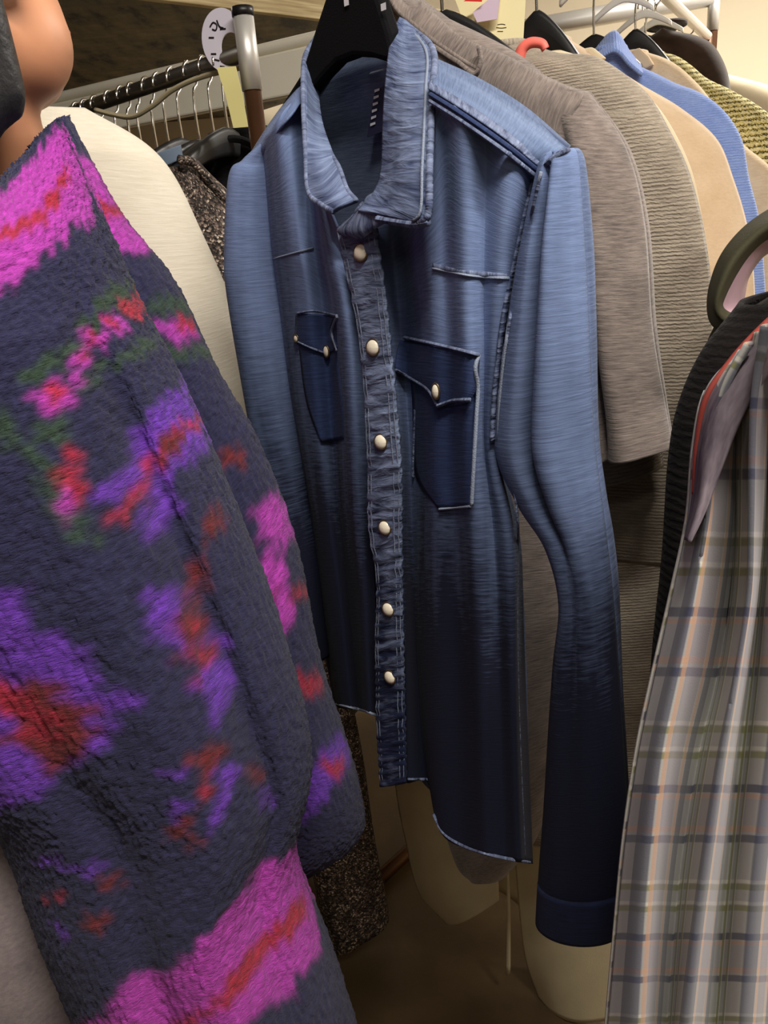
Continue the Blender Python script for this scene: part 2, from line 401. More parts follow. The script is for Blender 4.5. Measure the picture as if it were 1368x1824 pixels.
def mat_plaid():
    m, t, b, N, L = nt('grey_plaid_flannel')
    tc = N('ShaderNodeTexCoord'); sx = N('ShaderNodeSeparateXYZ'); L(tc.outputs['UV'], sx.inputs[0])
    base = srgb(176, 176, 172)
    def axis(out, per, off, stops):
        a = N('ShaderNodeMath', operation='MULTIPLY_ADD'); L(out, a.inputs[0]); a.inputs[1].default_value = 1/per; a.inputs[2].default_value = off
        f = N('ShaderNodeMath', operation='FRACT'); L(a.outputs[0], f.inputs[0])
        r = ramp(N, stops, 'LINEAR'); L(f.outputs[0], r.inputs[0]); return r
    def bands(lst):
        out = [(0.0, (*base, 0))]; e = .006
        e = .003
        for a, b_, c, al in lst:
            for q in ((a-e, (*c, 0)), (a+e, (*c, al)), (b_-e, (*c, al)), (b_+e, (*c, 0))):
                out.append((max(q[0], out[-1][0]+.001), q[1]))
        return out
    navy, olive, orange, lilac, white = srgb(52, 54, 82), srgb(128, 128, 62), srgb(206, 150, 112), srgb(120, 100, 124), srgb(232, 228, 214)
    rv = axis(sx.outputs[1], .128, .2, bands([(.05, .09, olive, .8), (.09, .12, white, .6), (.20, .24, olive, .8), (.24, .27, white, .6), (.52, .57, navy, .8), (.59, .63, orange, .55)]) + [])
    rv2 = axis(sx.outputs[1], .128, .2, bands([(.63, .80, lilac, .18), (.80, .83, orange, .6), (.84, .89, navy, .85)]))
    ru = axis(sx.outputs[0], .125, .40, bands([(.05, .16, navy, .75), (.17, .21, orange, .65), (.21, .40, lilac, .5), (.41, .45, orange, .55), (.46, .54, navy, .7)]))
    ru2 = axis(sx.outputs[0], .125, .40, bands([(.68, .71, olive, .8), (.71, .73, white, .6), (.80, .84, olive, .8), (.84, .86, white, .6)]))
    prev = None
    for r in (rv, rv2, ru, ru2):
        mx = N('ShaderNodeMix', data_type='RGBA'); L(r.outputs[1], mx.inputs[0])
        if prev is None: mx.inputs[6].default_value = c4(base)
        else: L(prev, mx.inputs[6])
        L(r.outputs[0], mx.inputs[7]); prev = mx.outputs[2]
    L(prev, b.inputs['Base Color']); b.inputs['Roughness'].default_value = .8; b.inputs['Sheen Weight'].default_value = .2
    mp = mapping(t, N, L, (900, 900, 1)); nz = N('ShaderNodeTexNoise', Scale=1.0); L(mp, nz.inputs['Vector'])
    bp = N('ShaderNodeBump', Strength=.15, Distance=.001); L(nz.outputs[0], bp.inputs['Height']); L(bp.outputs[0], b.inputs['Normal'])
    return m
def mat_stripe():
    m, t, b, N, L = nt('yellow_black_boucle')
    mp = mapping(t, N, L, (1, 1, 1)); wv = N('ShaderNodeTexWave', Scale=26.0, Distortion=5.0, Detail=2.0); wv.bands_direction = 'Y'; wv.inputs['Detail Scale'].default_value = 8.0; L(mp, wv.inputs['Vector'])
    r = ramp(N, [(.0, srgb(52, 48, 36)), (.10, srgb(90, 82, 50)), (.2, srgb(212, 194, 104)), (.6, srgb(232, 216, 134)), (1., srgb(240, 230, 184))]); L(wv.outputs['Fac'], r.inputs[0])
    v = N('ShaderNodeTexVoronoi', Scale=220.0); L(mp, v.inputs['Vector'])
    mx = N('ShaderNodeMix', data_type='RGBA', blend_type='MULTIPLY'); mx.inputs[0].default_value = .3; L(r.outputs[0], mx.inputs[6]); L(v.outputs['Distance'], mx.inputs[7])
    L(mx.outputs[2], b.inputs['Base Color']); b.inputs['Roughness'].default_value = .9
    bp = N('ShaderNodeBump', Strength=.7, Distance=.004); L(wv.outputs['Fac'], bp.inputs['Height']); L(bp.outputs[0], b.inputs['Normal'])
    return m
def mat_cardigan():
    m, t, b, N, L = nt('fuzzy_ikat_knit')
    at = N('ShaderNodeVertexColor'); at.layer_name = 'pattern'
    mp = mapping(t, N, L, (90, 330, 1), rot=(0, 0, .25)); nz = N('ShaderNodeTexNoise', Scale=1.0, Detail=4.0, Roughness=.7); L(mp, nz.inputs['Vector'])
    r = ramp(N, [(.28, (.66, .66, .66)), (.72, (1.2, 1.2, 1.2))]); L(nz.outputs[0], r.inputs[0])
    mx = N('ShaderNodeMix', data_type='RGBA', blend_type='MULTIPLY'); mx.inputs[0].default_value = 1; L(at.outputs[0], mx.inputs[6]); L(r.outputs[0], mx.inputs[7])
    L(mx.outputs[2], b.inputs['Base Color']); b.inputs['Roughness'].default_value = 1; b.inputs['Specular IOR Level'].default_value = .05
    b.inputs['Sheen Weight'].default_value = .12; b.inputs['Sheen Roughness'].default_value = .6
    bp = N('ShaderNodeBump', Strength=.7, Distance=.004); L(nz.outputs[0], bp.inputs['Height']); L(bp.outputs[0], b.inputs['Normal'])
    return m
m_floor, m_board, m_edge, m_tweed, m_plaid, m_stripe, m_card = mat_floor(), mat_board(), mat_edge(), mat_tweed(), mat_plaid(), mat_stripe(), mat_cardigan()

# ================================================================== the setting
def slab(name, lo, hi, mat, kind='structure'):
    lo, hi = np.array(lo, float), np.array(hi, float)
    V, F = box_vf((lo+hi)/2, *(hi-lo)); o = make(name, V, F, mat, None, None, False)
    o['kind'] = kind; return o
X0, X1, Y0, Y1, ZC = -3.0, 3.4, -2.2, 3.6, 2.75
slab('floor', (X0, Y0, -.1), (X1, Y1, 0), m_floor)
slab('ceiling', (X0, Y0, ZC), (X1, Y1, ZC+.1), m_ceil)
slab('wall_back', (X0, Y1, 0), (X1, Y1+.1, ZC), m_wall)
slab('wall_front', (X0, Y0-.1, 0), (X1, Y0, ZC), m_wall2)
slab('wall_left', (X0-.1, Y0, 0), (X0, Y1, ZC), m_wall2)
slab('wall_right', (X1, Y0, 0), (X1+.1, Y1, ZC), m_wall)
for i, (x, y, z, sx, sy, p) in enumerate(LAMPS):
    t = thing('ceiling_lamp', (x, y, z), ['white strip lamp on the ceiling above the aisle', 'added white strip fill lamp on the ceiling behind the camera', 'white strip lamp on the ceiling over the far end of the rack', 'white strip lamp on the ceiling behind the wooden shelf'][i], 'lamp', group='ceiling strip lamps')
    box('housing', (x, y, z+.075), sx+.06, sy+.05, .10, m_beam, t)

# ------------------------------------------------------------------ directions of the two rails
RD = np.array([.53, .85, 0]); RD /= np.linalg.norm(RD)      # right rail, away from the camera
LD = np.array([-.82, .57, 0]); LD /= np.linalg.norm(LD)     # left rail, away to the left
EZ = np.array([0, 0, 1.0])

# wooden shelf over the left rail
P_a = unproj(300, 4, 1.16); 
def at_z(px, py, z):
    d = ray(px, py); return CAM + d*((z-CAM[2])/d[2])
ZS = CAM[2]+.50
ea, eb = at_z(300, 4, ZS), at_z(577, 37, ZS)
ed = (eb-ea); ed[2] = 0; ed /= np.linalg.norm(ed); en = np.array([-ed[1], ed[0], 0])
t = thing('wooden_shelf', ea, 'dark stained wooden shelf board above the left rail with a pale raw edge', 'shelf')
c = ea + ed*-.15 + en*.92 + EZ*.02
box('board', c, 2.3, 1.82, .04, m_board, t, ax=np.array([ed, en, EZ]), bevel=.002)
box('edge_strip', ea + ed*-.15 + en*.002 + EZ*.03, 2.3, .02, .06, m_edge, t, ax=np.array([ed, en, EZ]), bevel=.002, label='pale raw wood front edge')

for (fu, fn) in ((-1.2, 1.75), (.95, 1.75), (-1.2, .08)):
    p_ = ea+ed*fu+en*fn; box('leg', (p_[0], p_[1], (ea[2])/2), .05, .05, ea[2], m_edge, t, ax=np.array([ed, en, EZ]))
# white board behind the left rail
pb = PL(400, 150, 1.62, 30)
q0, q1 = pb.pt(660, 30), pb.pt(110, 212)
zb_top = (pb.pt(560, 62)[2]+pb.pt(230, 172)[2])/2; zb_bot = (pb.pt(560, 146)[2]+pb.pt(230, 242)[2])/2
bd = q1-q0; bd[2] = 0; bl = np.linalg.norm(bd); bd /= bl
t = thing('white_board', (q0+q1)/2*np.array([1, 1, 0])+EZ*zb_bot, 'long white painted board running behind the left hanging rail', 'board')
box('board', (q0+q1)/2*np.array([1, 1, 0])+EZ*(zb_top+zb_bot)/2 + bd*.1, bl+.5, .025, zb_top-zb_bot, m_beam, t, ax=np.array([bd, np.cross(EZ, bd), EZ]))
for p_ in (q0-bd*.05, q1+bd*.3):
    box('upright', (p_[0], p_[1], zb_top/2), .035, .03, zb_top, m_beam, t, ax=np.array([bd, np.cross(EZ, bd), EZ]))
cord_mesh('top_bead', [q0*np.array([1, 1, 0])+EZ*(zb_top+.012)-bd*.1, q1*np.array([1, 1, 0])+EZ*(zb_top+.012)+bd*.3], .012, m_beam, t, label='rounded upper bead of the board')

# ------------------------------------------------------------------ racks
def vpipe(name, x, y, z0, z1, r, mat, parent, label=None, n=14):
    return cord_mesh(name, [(x, y, z0), (x, y, z1)], r, mat, parent, nseg=n, n=2, label=label)
A = unproj(441, 92, 1.15); ZL = A[2]
B = at_z(160, 190, ZL); LDv = (B-A)/np.linalg.norm(B-A); Bend = A+LDv*1.35
rk = thing('clothes_rack', (A[0], A[1], 0), 'chrome clothes rack on the left with a silver and brown upright post', 'clothes rack')
po = PL(441, 92, 1.15, 0)
ztop = po.pt(432, 30)[2]; zmid = po.pt(448, 155)[2]
vpipe('post', A[0], A[1], .03, zmid, .0135, m_bronze, rk, 'brown lower tube of the post')
vpipe('post_sleeve', A[0], A[1], zmid-.005, ztop, .0155, m_steel, rk, 'silver upper sleeve of the post')
vpipe('post_cap', A[0], A[1], ztop, ztop+.012, .0165, m_black, rk, 'black plastic cap')
cord_mesh('rail', [A+LDv*.004, Bend], .012, m_steel_d, rk, nseg=14, n=2)
vpipe('far_post', Bend[0], Bend[1], .03, ZL, .0135, m_bronze, rk)
cord_mesh('base_bar', [(A[0], A[1], .035), (Bend[0], Bend[1], .035)], .014, m_bronze, rk, n=2)
nf = np.cross(EZ, LDv)
for c in (A, Bend):
    cord_mesh('foot', [np.array([c[0], c[1], .02])-nf*.45, np.array([c[0], c[1], .02])+nf*.04], .016, m_bronze, rk, n=2)
# right rail: from in front of the denim shirt away to the right
ZR = CAM[2]+.43
H0 = unproj(650, -40, .72)*np.array([1, 1, 0])
R0 = H0-RD*.10; R1 = H0+RD*1.85
rr_ = thing('clothes_rack', (R1[0], R1[1], 0), 'long clothes rack holding the row from the denim shirt to the dark brown jacket', 'clothes rack')
cord_mesh('rail', [R0+EZ*ZR, R1+EZ*ZR], .0125, m_steel, rr_, nseg=14, n=2)
vpipe('post', R1[0], R1[1], .03, ZR, .0135, m_bronze, rr_)
Rm = H0+RD*.98
cord_mesh('base_bar', [np.array([Rm[0], Rm[1], .035]), np.array([R1[0], R1[1], .035])], .014, m_bronze, rr_, n=2)
rn = np.cross(EZ, RD)
for c in (Rm, R1):
    cord_mesh('foot', [np.array([c[0], c[1], .02])-rn*.3, np.array([c[0], c[1], .02])+rn*.3], .016, m_bronze, rr_, n=2)
# far rack: post with rail
Fp = unproj(1270, 40, 2.55); pf = PL(1270, 40, 2.55, 0); zfm = pf.pt(1268, 52)[2]
fr = thing('clothes_rack', (Fp[0], Fp[1], 0), 'far clothes rack with a thin post against the cream wall', 'clothes rack')
vpipe('post', Fp[0], Fp[1], .0, zfm, .0165, m_bronze, fr, 'brown lower tube of the post')
vpipe('post_sleeve', Fp[0], Fp[1], zfm-.005, pf.pt(1270, -30)[2], .019, m_steel, fr, 'silver upper sleeve of the post')
fr_a = pf.pt(1255, -6); fr_a[1] = Fp[1]
fz = fr_a[2]; fe = at_z(985, 42, fz)
fv = fe-fr_a; fv /= np.linalg.norm(fv)
cord_mesh('rail', [Fp*np.array([1, 1, 0])+EZ*fz, fe+fv*.5], .03, m_steel, fr, nseg=14, n=2)
pe = fe+fv*.5; vpipe('far_post', pe[0], pe[1], 0, fz, .0165, m_bronze, fr)

# ------------------------------------------------------------------ hangers
def hanger(P, U, N, half, zrail, label, group, thick=.012, h0=.045, h1=.022, drop=.075, mat=None, hook_mat=None, rx=None, bar=True):
    """P: top centre of the shoulder bar. Broad contoured shoulder bar with a chrome hook over a rail at height zrail"""
    P = np.asarray(P, float); t = thing('coat_hanger', P, label, 'hanger', group=group)
    mat = mat or m_black; k = 22
    us = np.linspace(-half, half, k)
    zt = -drop*(np.abs(us)/half)**1.35; hh = h1+(h0-h1)*(1-np.abs(us)/half)**1.2
    G = np.zeros((k, 12, 3)); th = np.linspace(0, 2*math.pi, 12, endpoint=False)
    for i in range(k):
        for j in range(12):
            c, s = math.cos(th[j]), math.sin(th[j])
            c = math.copysign(abs(c)**.6, c); s = math.copysign(abs(s)**.6, s)
            G[i, j] = P + U*us[i] + EZ*(zt[i]-hh[i]/2+hh[i]/2*s) + N*(thick*(.6+.9*(abs(us[i])/half)**2)*c*.8)
    grid_mesh('shoulder_bar', G, mat, t, closed=True, cap=True)
    r = .019; zc = zrail+.0145-r
    top = [P-EZ*.01, P+EZ*max(.02, (zc-P[2])*.5)]
    arc = [P*np.array([1, 1, 0])+EZ*zc+N*0+ (rx if rx is not None else U)*0]
    V = N if rx is None else rx
    base = P*np.array([1, 1, 0])+EZ*zc
    ang = np.radians(np.linspace(-60, 200, 9))
    hook = [base+U*(-r*math.cos(a)*-1*-1)+EZ*(r*math.sin(a)) for a in ang]
    hook = [base+U*(r*math.cos(a))+EZ*(r*math.sin(a)) for a in np.radians(np.linspace(-70, 190, 10))]
    cord_mesh('hook', top+hook, .0022, hook_mat or m_chrome, t, nseg=8, n=46)
    return t

# ================================================================== denim shirt
dp = PL(640, 430, .70, 48)
den = thing('denim_shirt', dp.O, 'blue washed denim western shirt with pearl snaps hanging in front, nearest the middle', 'shirt', rz=-dp.a)
def dcol(L, n): return dp.pts([(q[0], q[1], (q[2] if len(q) > 2 else n)) for q in L])
right_cols = [
    dcol([(668, 400), (688, 534), (698, 650), (713, 800), (715, 958), (719, 1126), (722, 1300), (724, 1393)], .048),
    dcol([(700, 385), (714, 534), (724, 650), (733, 800), (738, 958), (742, 1126), (752, 1300), (763, 1393)], .026),
    dcol([(742, 300), (764, 520), (770, 650), (772, 800), (772, 958), (772, 1126), (774, 1300), (786, 1482)], .052),
    dcol([(790, 180), (800, 520), (806, 650), (808, 800), (812, 958), (818, 1126), (824, 1300), (828, 1511)], .050),
    dcol([(826, 200), (830, 520), (836, 650), (840, 800), (846, 958), (852, 1126), (858, 1300), (864, 1523)], .060),
    dcol([(868, 228), (862, 520), (862, 650), (862, 800), (880, 958), (888, 1126), (892, 1300), (900, 1531)], .045),
    dcol([(915, 266), (893, 520), (884, 650), (878, 800), (908, 958), (914, 1126), (918, 1300), (926, 1536)], .045),
    dcol([(963, 305), (920, 520), (897, 650), (890, 790), (927, 958), (932, 1126), (938, 1300), (947, 1538)], .012),
]
GR = loft(right_cols, 150, 110)
fold_r = sines(3, 60, 4, .0022)
GR = GR + grid_normals(GR)*fold_r(GR)[..., None]
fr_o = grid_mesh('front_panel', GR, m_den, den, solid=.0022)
left_cols = [
    dcol([(462, 262), (474, 420), (486, 520), (508, 700), (545, 900), (566, 1050), (584, 1180), (596, 1256)], -.005),
    dcol([(486, 226), (500, 420), (512, 520), (530, 700), (560, 900), (580, 1050), (596, 1180), (608, 1260)], .030),
    dcol([(512, 190, .02), (530, 420), (545, 520), (560, 700), (582, 900), (602, 1050), (616, 1180), (625, 1262)], .038),
    dcol([(534, 186, -.005), (562, 430), (580, 540), (592, 700), (606, 900), (622, 1050), (634, 1180), (642, 1265)], .022),
    dcol([(560, 300, .01), (588, 440, .045), (610, 550), (622, 700), (632, 900), (643, 1050), (650, 1180), (656, 1270)], .056),
    dcol([(603, 405), (622, 480), (636, 560), (650, 700), (659, 900), (667, 1050), (671, 1180), (675, 1279)], .044),
]
GL = loft(left_cols, 150, 90)
GL = GL + grid_normals(GL)*sines(5, 60, 4, .002)(GL)[..., None]
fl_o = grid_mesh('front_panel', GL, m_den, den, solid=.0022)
# back panel, inside seen through the neck
back_cols = [
    dcol([(462, 262, 0), (470, 420, -.01), (500, 700, -.02), (560, 1050, -.02), (596, 1256, -.02)], 0),
    dcol([(530, 160, -.02), (530, 420, -.05), (560, 700, -.06), (600, 1050, -.06), (626, 1250, -.06)], 0),
    dcol([(600, 128, -.045), (610, 420, -.06), (640, 700, -.07), (670, 1050, -.07), (684, 1290, -.07)], 0),
    dcol([(690, 100, -.045), (700, 420, -.06), (720, 700, -.07), (740, 1050, -.07), (760, 1400, -.07)], 0),
    dcol([(775, 105, -.03), (790, 420, -.055), (800, 700, -.06), (820, 1050, -.06), (840, 1450, -.06)], 0),
    dcol([(900, 172, -.02), (870, 420, -.045), (860, 700, -.05), (880, 1050, -.05), (900, 1490, -.05)], 0),
    dcol([(1012, 258, 0), (935, 480, -.01), (893, 760, -.02), (930, 1050, -.015), (945, 1530, -.01)], 0),
]
grid_mesh('back_panel', loft(back_cols, 90, 80), m_den_in, den, solid=.002)
# shoulder yokes wrapping from the back over the shoulder seam
yk = [dcol([(772, 104, -.03), (850, 140, -.03), (935, 192, -.022), (1016, 262, -.01)], 0),
      dcol([(772, 125, .015), (845, 165, .018), (925, 220, .018), (995, 276, .016)], 0),
      dcol([(768, 168, .05), (830, 207, .058), (900, 256, .05), (964, 308, .016)], 0)]
grid_mesh('yoke', loft([np.array(c) for c in yk], 40, 40), m_den_yoke, den, solid=.002)
yl = [dcol([(548, 128, -.045), (522, 165, -.025), (480, 222, -.01), (440, 285, 0)], 0),
      dcol([(546, 146, -.03), (526, 174, .005), (488, 226, .02), (452, 286, .008)], 0),
      dcol([(542, 176, -.01), (528, 194, .02), (498, 232, .032), (464, 288, .006)], 0)]
grid_mesh('yoke', loft([np.array(c) for c in yl], 30, 30), m_den, den, solid=.002)
# sleeves
def fold_sleeve(seed, amp): return sines(seed, 70, 9, amp)
sl_L = dcol([(986, 272), (970, 296), (940, 450), (912, 620), (893, 780), (935, 880), (990, 960), (1012, 1060), (996, 1180), (978, 1400), (967, 1575)], .02)
sl_R = dcol([(1012, 264), (1030, 284), (1042, 450), (1050, 620), (1057, 780), (1068, 880), (1078, 960), (1090, 1060), (1100, 1180), (1112, 1400), (1118, 1600)], .02)
GS = tube_edges(sl_L, sl_R, 0, [.006, .018, .028, .032, .034, .032, .030, .028, .028, .027, .026], 170, 64, dp.N)
ths = np.linspace(0, 2*math.pi, 64, endpoint=False)[None]; vs_ = np.linspace(0, 1, 170)[:, None]
GS = GS - dp.N*((np.exp(-((ths-1.42)/.12)**2)*.020-np.exp(-((ths-.95)/.3)**2)*.008)*np.clip(vs_*8-.4, 0, 1)*np.clip(3.2-vs_*5, 0, 1)+np.exp(-((ths-1.5)/.3)**2)*.004*np.clip(vs_*5-2.4, 0, 1))[..., None]
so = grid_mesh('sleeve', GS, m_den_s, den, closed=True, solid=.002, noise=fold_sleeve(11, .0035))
cfL = dcol([(967, 1560), (965, 1595), (963, 1628)], .022); cfR = dcol([(1118, 1585), (1112, 1625), (1104, 1664)], .022)
grid_mesh('cuff', tube_edges(cfL, cfR, 0, [.029, .029, .028], 14, 48, dp.N), m_cuff, den, closed=True, solid=.003)
s2L = dcol([(466, 256), (444, 284), (434, 316), (440, 480), (452, 600), (474, 740), (506, 880), (536, 1000), (556, 1090), (572, 1165)], .01)
s2R = dcol([(478, 258), (474, 288), (478, 322), (490, 480), (510, 600), (530, 740), (552, 880), (572, 1000), (580, 1090), (586, 1170)], .01)
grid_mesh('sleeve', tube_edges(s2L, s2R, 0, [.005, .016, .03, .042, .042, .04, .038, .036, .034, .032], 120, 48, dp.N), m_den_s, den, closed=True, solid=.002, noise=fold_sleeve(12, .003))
# surface lookup for the sewn-on details
def bvh_of(*Gs):
    V, F = [], []
    for G in Gs:
        nv, nu = G.shape[:2]; b0 = len(V); V += [Vector(v) for v in G.reshape(-1, 3)]
        idx = np.arange(nv*nu).reshape(nv, nu)+b0
        F += np.stack([idx[:-1, :-1], idx[1:, :-1], idx[1:, 1:], idx[:-1, 1:]], 2).reshape(-1, 4).tolist()
    return BVHTree.FromPolygons(V, F)
BV = bvh_of(GR, GL)
def on(px, py, lift=.003, pl=None):
    d = Vector(ray(px, py)); l = d.length
    hit = BV.ray_cast(Vector(CAM), d/l)
    if hit[0] is None: return (pl or dp).pt(px, py, .05)
    return np.array(hit[0]-d/l*lift)
def seam(pts, r=.0011, mat=None, lift=.0025, name='stitch_line', n=40, raw=None):
    P = [on(*q, lift=lift) for q in cr(np.array(pts, float), n)] if raw is None else raw
    P = np.array(P)
    for _ in range(2): P[1:-1] = (P[:-2]+2*P[1:-1]+P[2:])/4
    return grid_mesh(name, cord(P, r, 6, n), mat or m_stitch, den, closed=True, cap=True)
def strip(name, A_, B_, mat, lift=.003, nv=60, nu=8, bulge=.0015, solid=.002, sm=3):
    a = cr(np.array(A_, float), nv); b = cr(np.array(B_, float), nv)
    G = np.zeros((nv, nu, 3))
    for j in range(nu):
        s = j/(nu-1); q = a*(1-s)+b*s
        for i in range(nv): G[i, j] = on(q[i, 0], q[i, 1], lift=lift+bulge*math.sin(math.pi*s))
    for _ in range(sm): G[1:-1] = (G[:-2]+2*G[1:-1]+G[2:])/4
    return grid_mesh(name, G, mat, den, solid=solid)
# placket with puckers
plL = [(601, 405), (618, 484), (638, 575), (648, 669), (656, 803), (661, 958), (669, 1003), (670, 1157), (673, 1300), (679, 1400)]
plR = [(669, 395), (688, 534), (698, 635), (708, 736), (715, 837), (716, 958), (717, 1040), (719, 1150), (722, 1300), (724, 1393)]
pa, pb_ = cr(dp.pts(plL, .058), 260), cr(dp.pts(plR, .058), 260)
G = np.stack([pa*(1-s)+pb_*s for s in np.linspace(0, 1, 26)], 1)
sv = np.linspace(0, 1, 260)[:, None]; su = np.linspace(-1, 1, 26)[None, :]
pk = (np.sin(sv*330+2*np.sin(sv*41))*.6+np.sin(sv*210+su*1.5)*.5)*.0011*(.3+.9*np.abs(np.abs(su)-.1)) + .002*(1-su**4)
G = G + dp.N[None, None]*pk[..., None]
grid_mesh('placket', G, m_den_plk, den, solid=.003)
BVp = bvh_of(G)
for q in (.04, .16, .84, .96):
    L_ = G[:, int(q*25)]+dp.N*.0014
    grid_mesh('stitch_line', cord(L_[::4], .0006, 5, 120), m_stitch, den, closed=True, cap=True)
# snaps
def dome(P, N, r, h, mat, parent, name, rings=5, seg=16, stretch=(1, 1)):
    N = np.asarray(N)/np.linalg.norm(N); a = np.cross(EZ, N); a /= np.linalg.norm(a); b = np.cross(N, a)
    G = np.zeros((rings+1, seg, 3))
    for i in range(rings+1):
        ph = i/rings*math.pi/2
        for j in range(seg):
            th = j*2*math.pi/seg
            G[i, j] = P+N*h*math.cos(ph)+ (a*math.cos(th)*stretch[0]+b*math.sin(th)*stretch[1])*r*math.sin(ph)
    return grid_mesh(name, G, mat, parent, closed=True)
def snap(P, N, r, name='snap', stretch=(1, 1)):
    o = dome(P, N, r, r*.55, m_snap, den, name, stretch=stretch)
    N = np.asarray(N)/np.linalg.norm(N); a = np.cross(EZ, N); a /= np.linalg.norm(a); b = np.cross(N, a)
    ring = [P+N*.0006+(a*math.cos(x)*stretch[0]+b*math.sin(x)*stretch[1])*r*1.02 for x in np.linspace(0, 2*math.pi, 21)]
    grid_mesh('rim', cord(ring, .0009, 6, 30), m_brass, o, closed=True)
    return o
for (px, py) in [(643, 450), (665, 619), (679, 787), (686, 940), (692, 1085), (695, 1206)]:
    snap(dp.pt(px, py, .0615), dp.N*.8+np.array([-.1, -.4, .15]), .0066)
# collar: stand at the back, two leaves, stand ends at the front
def cl(L): return np.array([dp.pt(*q) for q in L])
leafR_in = cl([(712, 34, -.045), (697, 78, -.02), (689, 150, .01), (685, 215, .03), (682, 300, .05), (668, 345, .06), (640, 378, .066)])
leafR_mid = cl([(722, 40, -.045), (728, 95, -.005), (730, 160, .03), (728, 220, .05), (720, 300, .068), (712, 360, .074), (690, 385, .074)])
leafR_out = cl([(733, 50, -.05), (773, 90, .0), (772, 160, .035), (770, 215, .055), (767, 300, .07), (765, 380, .078), (748, 398, .078)])
Gc = loft([leafR_in, leafR_mid, leafR_out], 70, 34)
grid_mesh('collar_leaf', Gc, m_den_collar, den, solid=.004)
grid_mesh('stitch_line', cord(Gc[2:-2, -4]+dp.N*.0034, .0011, 6, 90), m_stitch, den, closed=True, cap=True)
grid_mesh('collar_edge', cord(Gc[:, -1]+dp.N*.001, .0026, 8, 90), m_den_worn, den, closed=True, cap=True)
# bottom edge of the leaf
botR = cl([(672, 390, .074), (705, 395, .076), (749, 399, .079), (764, 396, .079)])
grid_mesh('collar_edge', cord(botR, .0026, 8, 40), m_den_worn, den, closed=True, cap=True)
grid_mesh('collar_stand', loft([cl([(640, 372, .066), (655, 352, .062), (668, 345, .06)]), cl([(606, 408, .064), (640, 405, .068), (690, 388, .068)]), cl([(612, 418, .063), (650, 422, .066), (673, 392, .066)])], 24, 16), m_den_worn, den, solid=.004, label='front end of the collar stand')
leafL_out = cl([(565, 66, -.045), (544, 105, -.02), (542, 180, .02), (546, 267, .042), (551, 340, .058), (574, 364, .064), (596, 377, .066)])
leafL_mid = cl([(566, 70, -.05), (554, 120, -.025), (556, 200, .005), (566, 270, .036), (578, 330, .056), (596, 355, .062), (610, 368, .064)])
leafL_in = cl([(567, 72, -.055), (564, 130, -.035), (570, 210, -.01), (590, 270, .02), (606, 300, .04), (620, 338, .05), (636, 357, .056)])
Gl = loft([leafL_out, leafL_mid, leafL_in], 70, 24)
grid_mesh('collar_leaf', Gl, m_den_collar, den, solid=.004)
grid_mesh('collar_edge', cord(Gl[:, 0]+dp.N*.001, .0024, 8, 90), m_den_worn, den, closed=True, cap=True)
grid_mesh('collar_edge', cord(Gl[30:, -1]+dp.N*.001, .0022, 8, 60), m_den_worn, den, closed=True, cap=True)
# collar stand around the back of the neck
grid_mesh('neckband', loft([cl([(566, 84, -.05), (600, 84, -.065), (650, 70, -.065), (712, 40, -.05)]), cl([(565, 150, -.035), (590, 133, -.05), (640, 128, -.052), (700, 110, -.045)])], 40, 12), m_den_in, den, solid=.003, label='inside of the collar band')
grid_mesh('stitch_line', cord(cl([(570, 155, -.03), (592, 140, -.045), (640, 135, -.05), (694, 122, -.04)]), .0014, 6, 40), m_stitch, den, closed=True, cap=True)
# woven label in the neck
lb = make('label', cl([(668, 165, -.04), (690, 148, -.04), (688, 232, -.04), (654, 245, -.04)]), [(0, 1, 2, 3)], m_label, den, None, False, solid=.0008)
lb.name = 'woven_label'; lb['label'] = 'navy woven label with pale lettering'
for k in range(6):
    y = 160+k*12; x = 667-k*1.5
    make('lettering', cl([(x, y, -.0385), (x+9, y-3, -.0385), (x+9, y+1, -.0385), (x, y+5, -.0385)]), [(0, 1, 2, 3)], m_white, lb, None, False)
# chest seams, armhole, shoulder seams, side seam
seam([(771, 478), (836, 491), (920, 496)], .0012); seam([(481, 463), (520, 452), (558, 442)], .0011)
strip('chest_welt', [(771, 470), (836, 483), (921, 488)], [(771, 478), (836, 491), (920, 496)], m_den_worn, .001, 30, 4)
arm = [(966, 306), (950, 370), (930, 460), (914, 540), (902, 620), (893, 700), (889, 785)]
strip('armhole_seam', [(x-16, y+3) for x, y in arm], [(x-1, y) for x, y in arm], m_den_worn, .004, 60, 6)
seam([(x-2, y) for x, y in arm], .0012, lift=.007)
seam([(902, 800), (920, 900), (920, 1100), (925, 1300), (935, 1530)], .0011, m_den_worn, n=60)
ysr = cl([(768, 168, .054), (830, 207, .061), (900, 256, .054), (962, 306, .022)])
seam(None, .0016, m_den_dark, raw=cr(ysr+dp.N*.001, 40)); seam(None, .0014, m_den_worn, raw=cr(ysr+dp.N*.002-EZ*.004, 40))
stripw = [dcol([(768, 158, .05), (830, 196, .058), (900, 244, .052), (962, 296, .022)], 0), dcol([(768, 146, .036), (834, 184, .044), (906, 234, .040), (972, 290, .016)], 0)]
grid_mesh('shoulder_seam', loft([np.array(c)+dp.N*.003 for c in stripw], 40, 8), m_den_worn, den, solid=.001)
sh = cl([(962, 308, .028), (985, 285, .035), (1006, 270, .03), (1020, 270, .018)])
seam(None, .0020, m_den_worn, raw=cr(sh+dp.N*.002, 40))
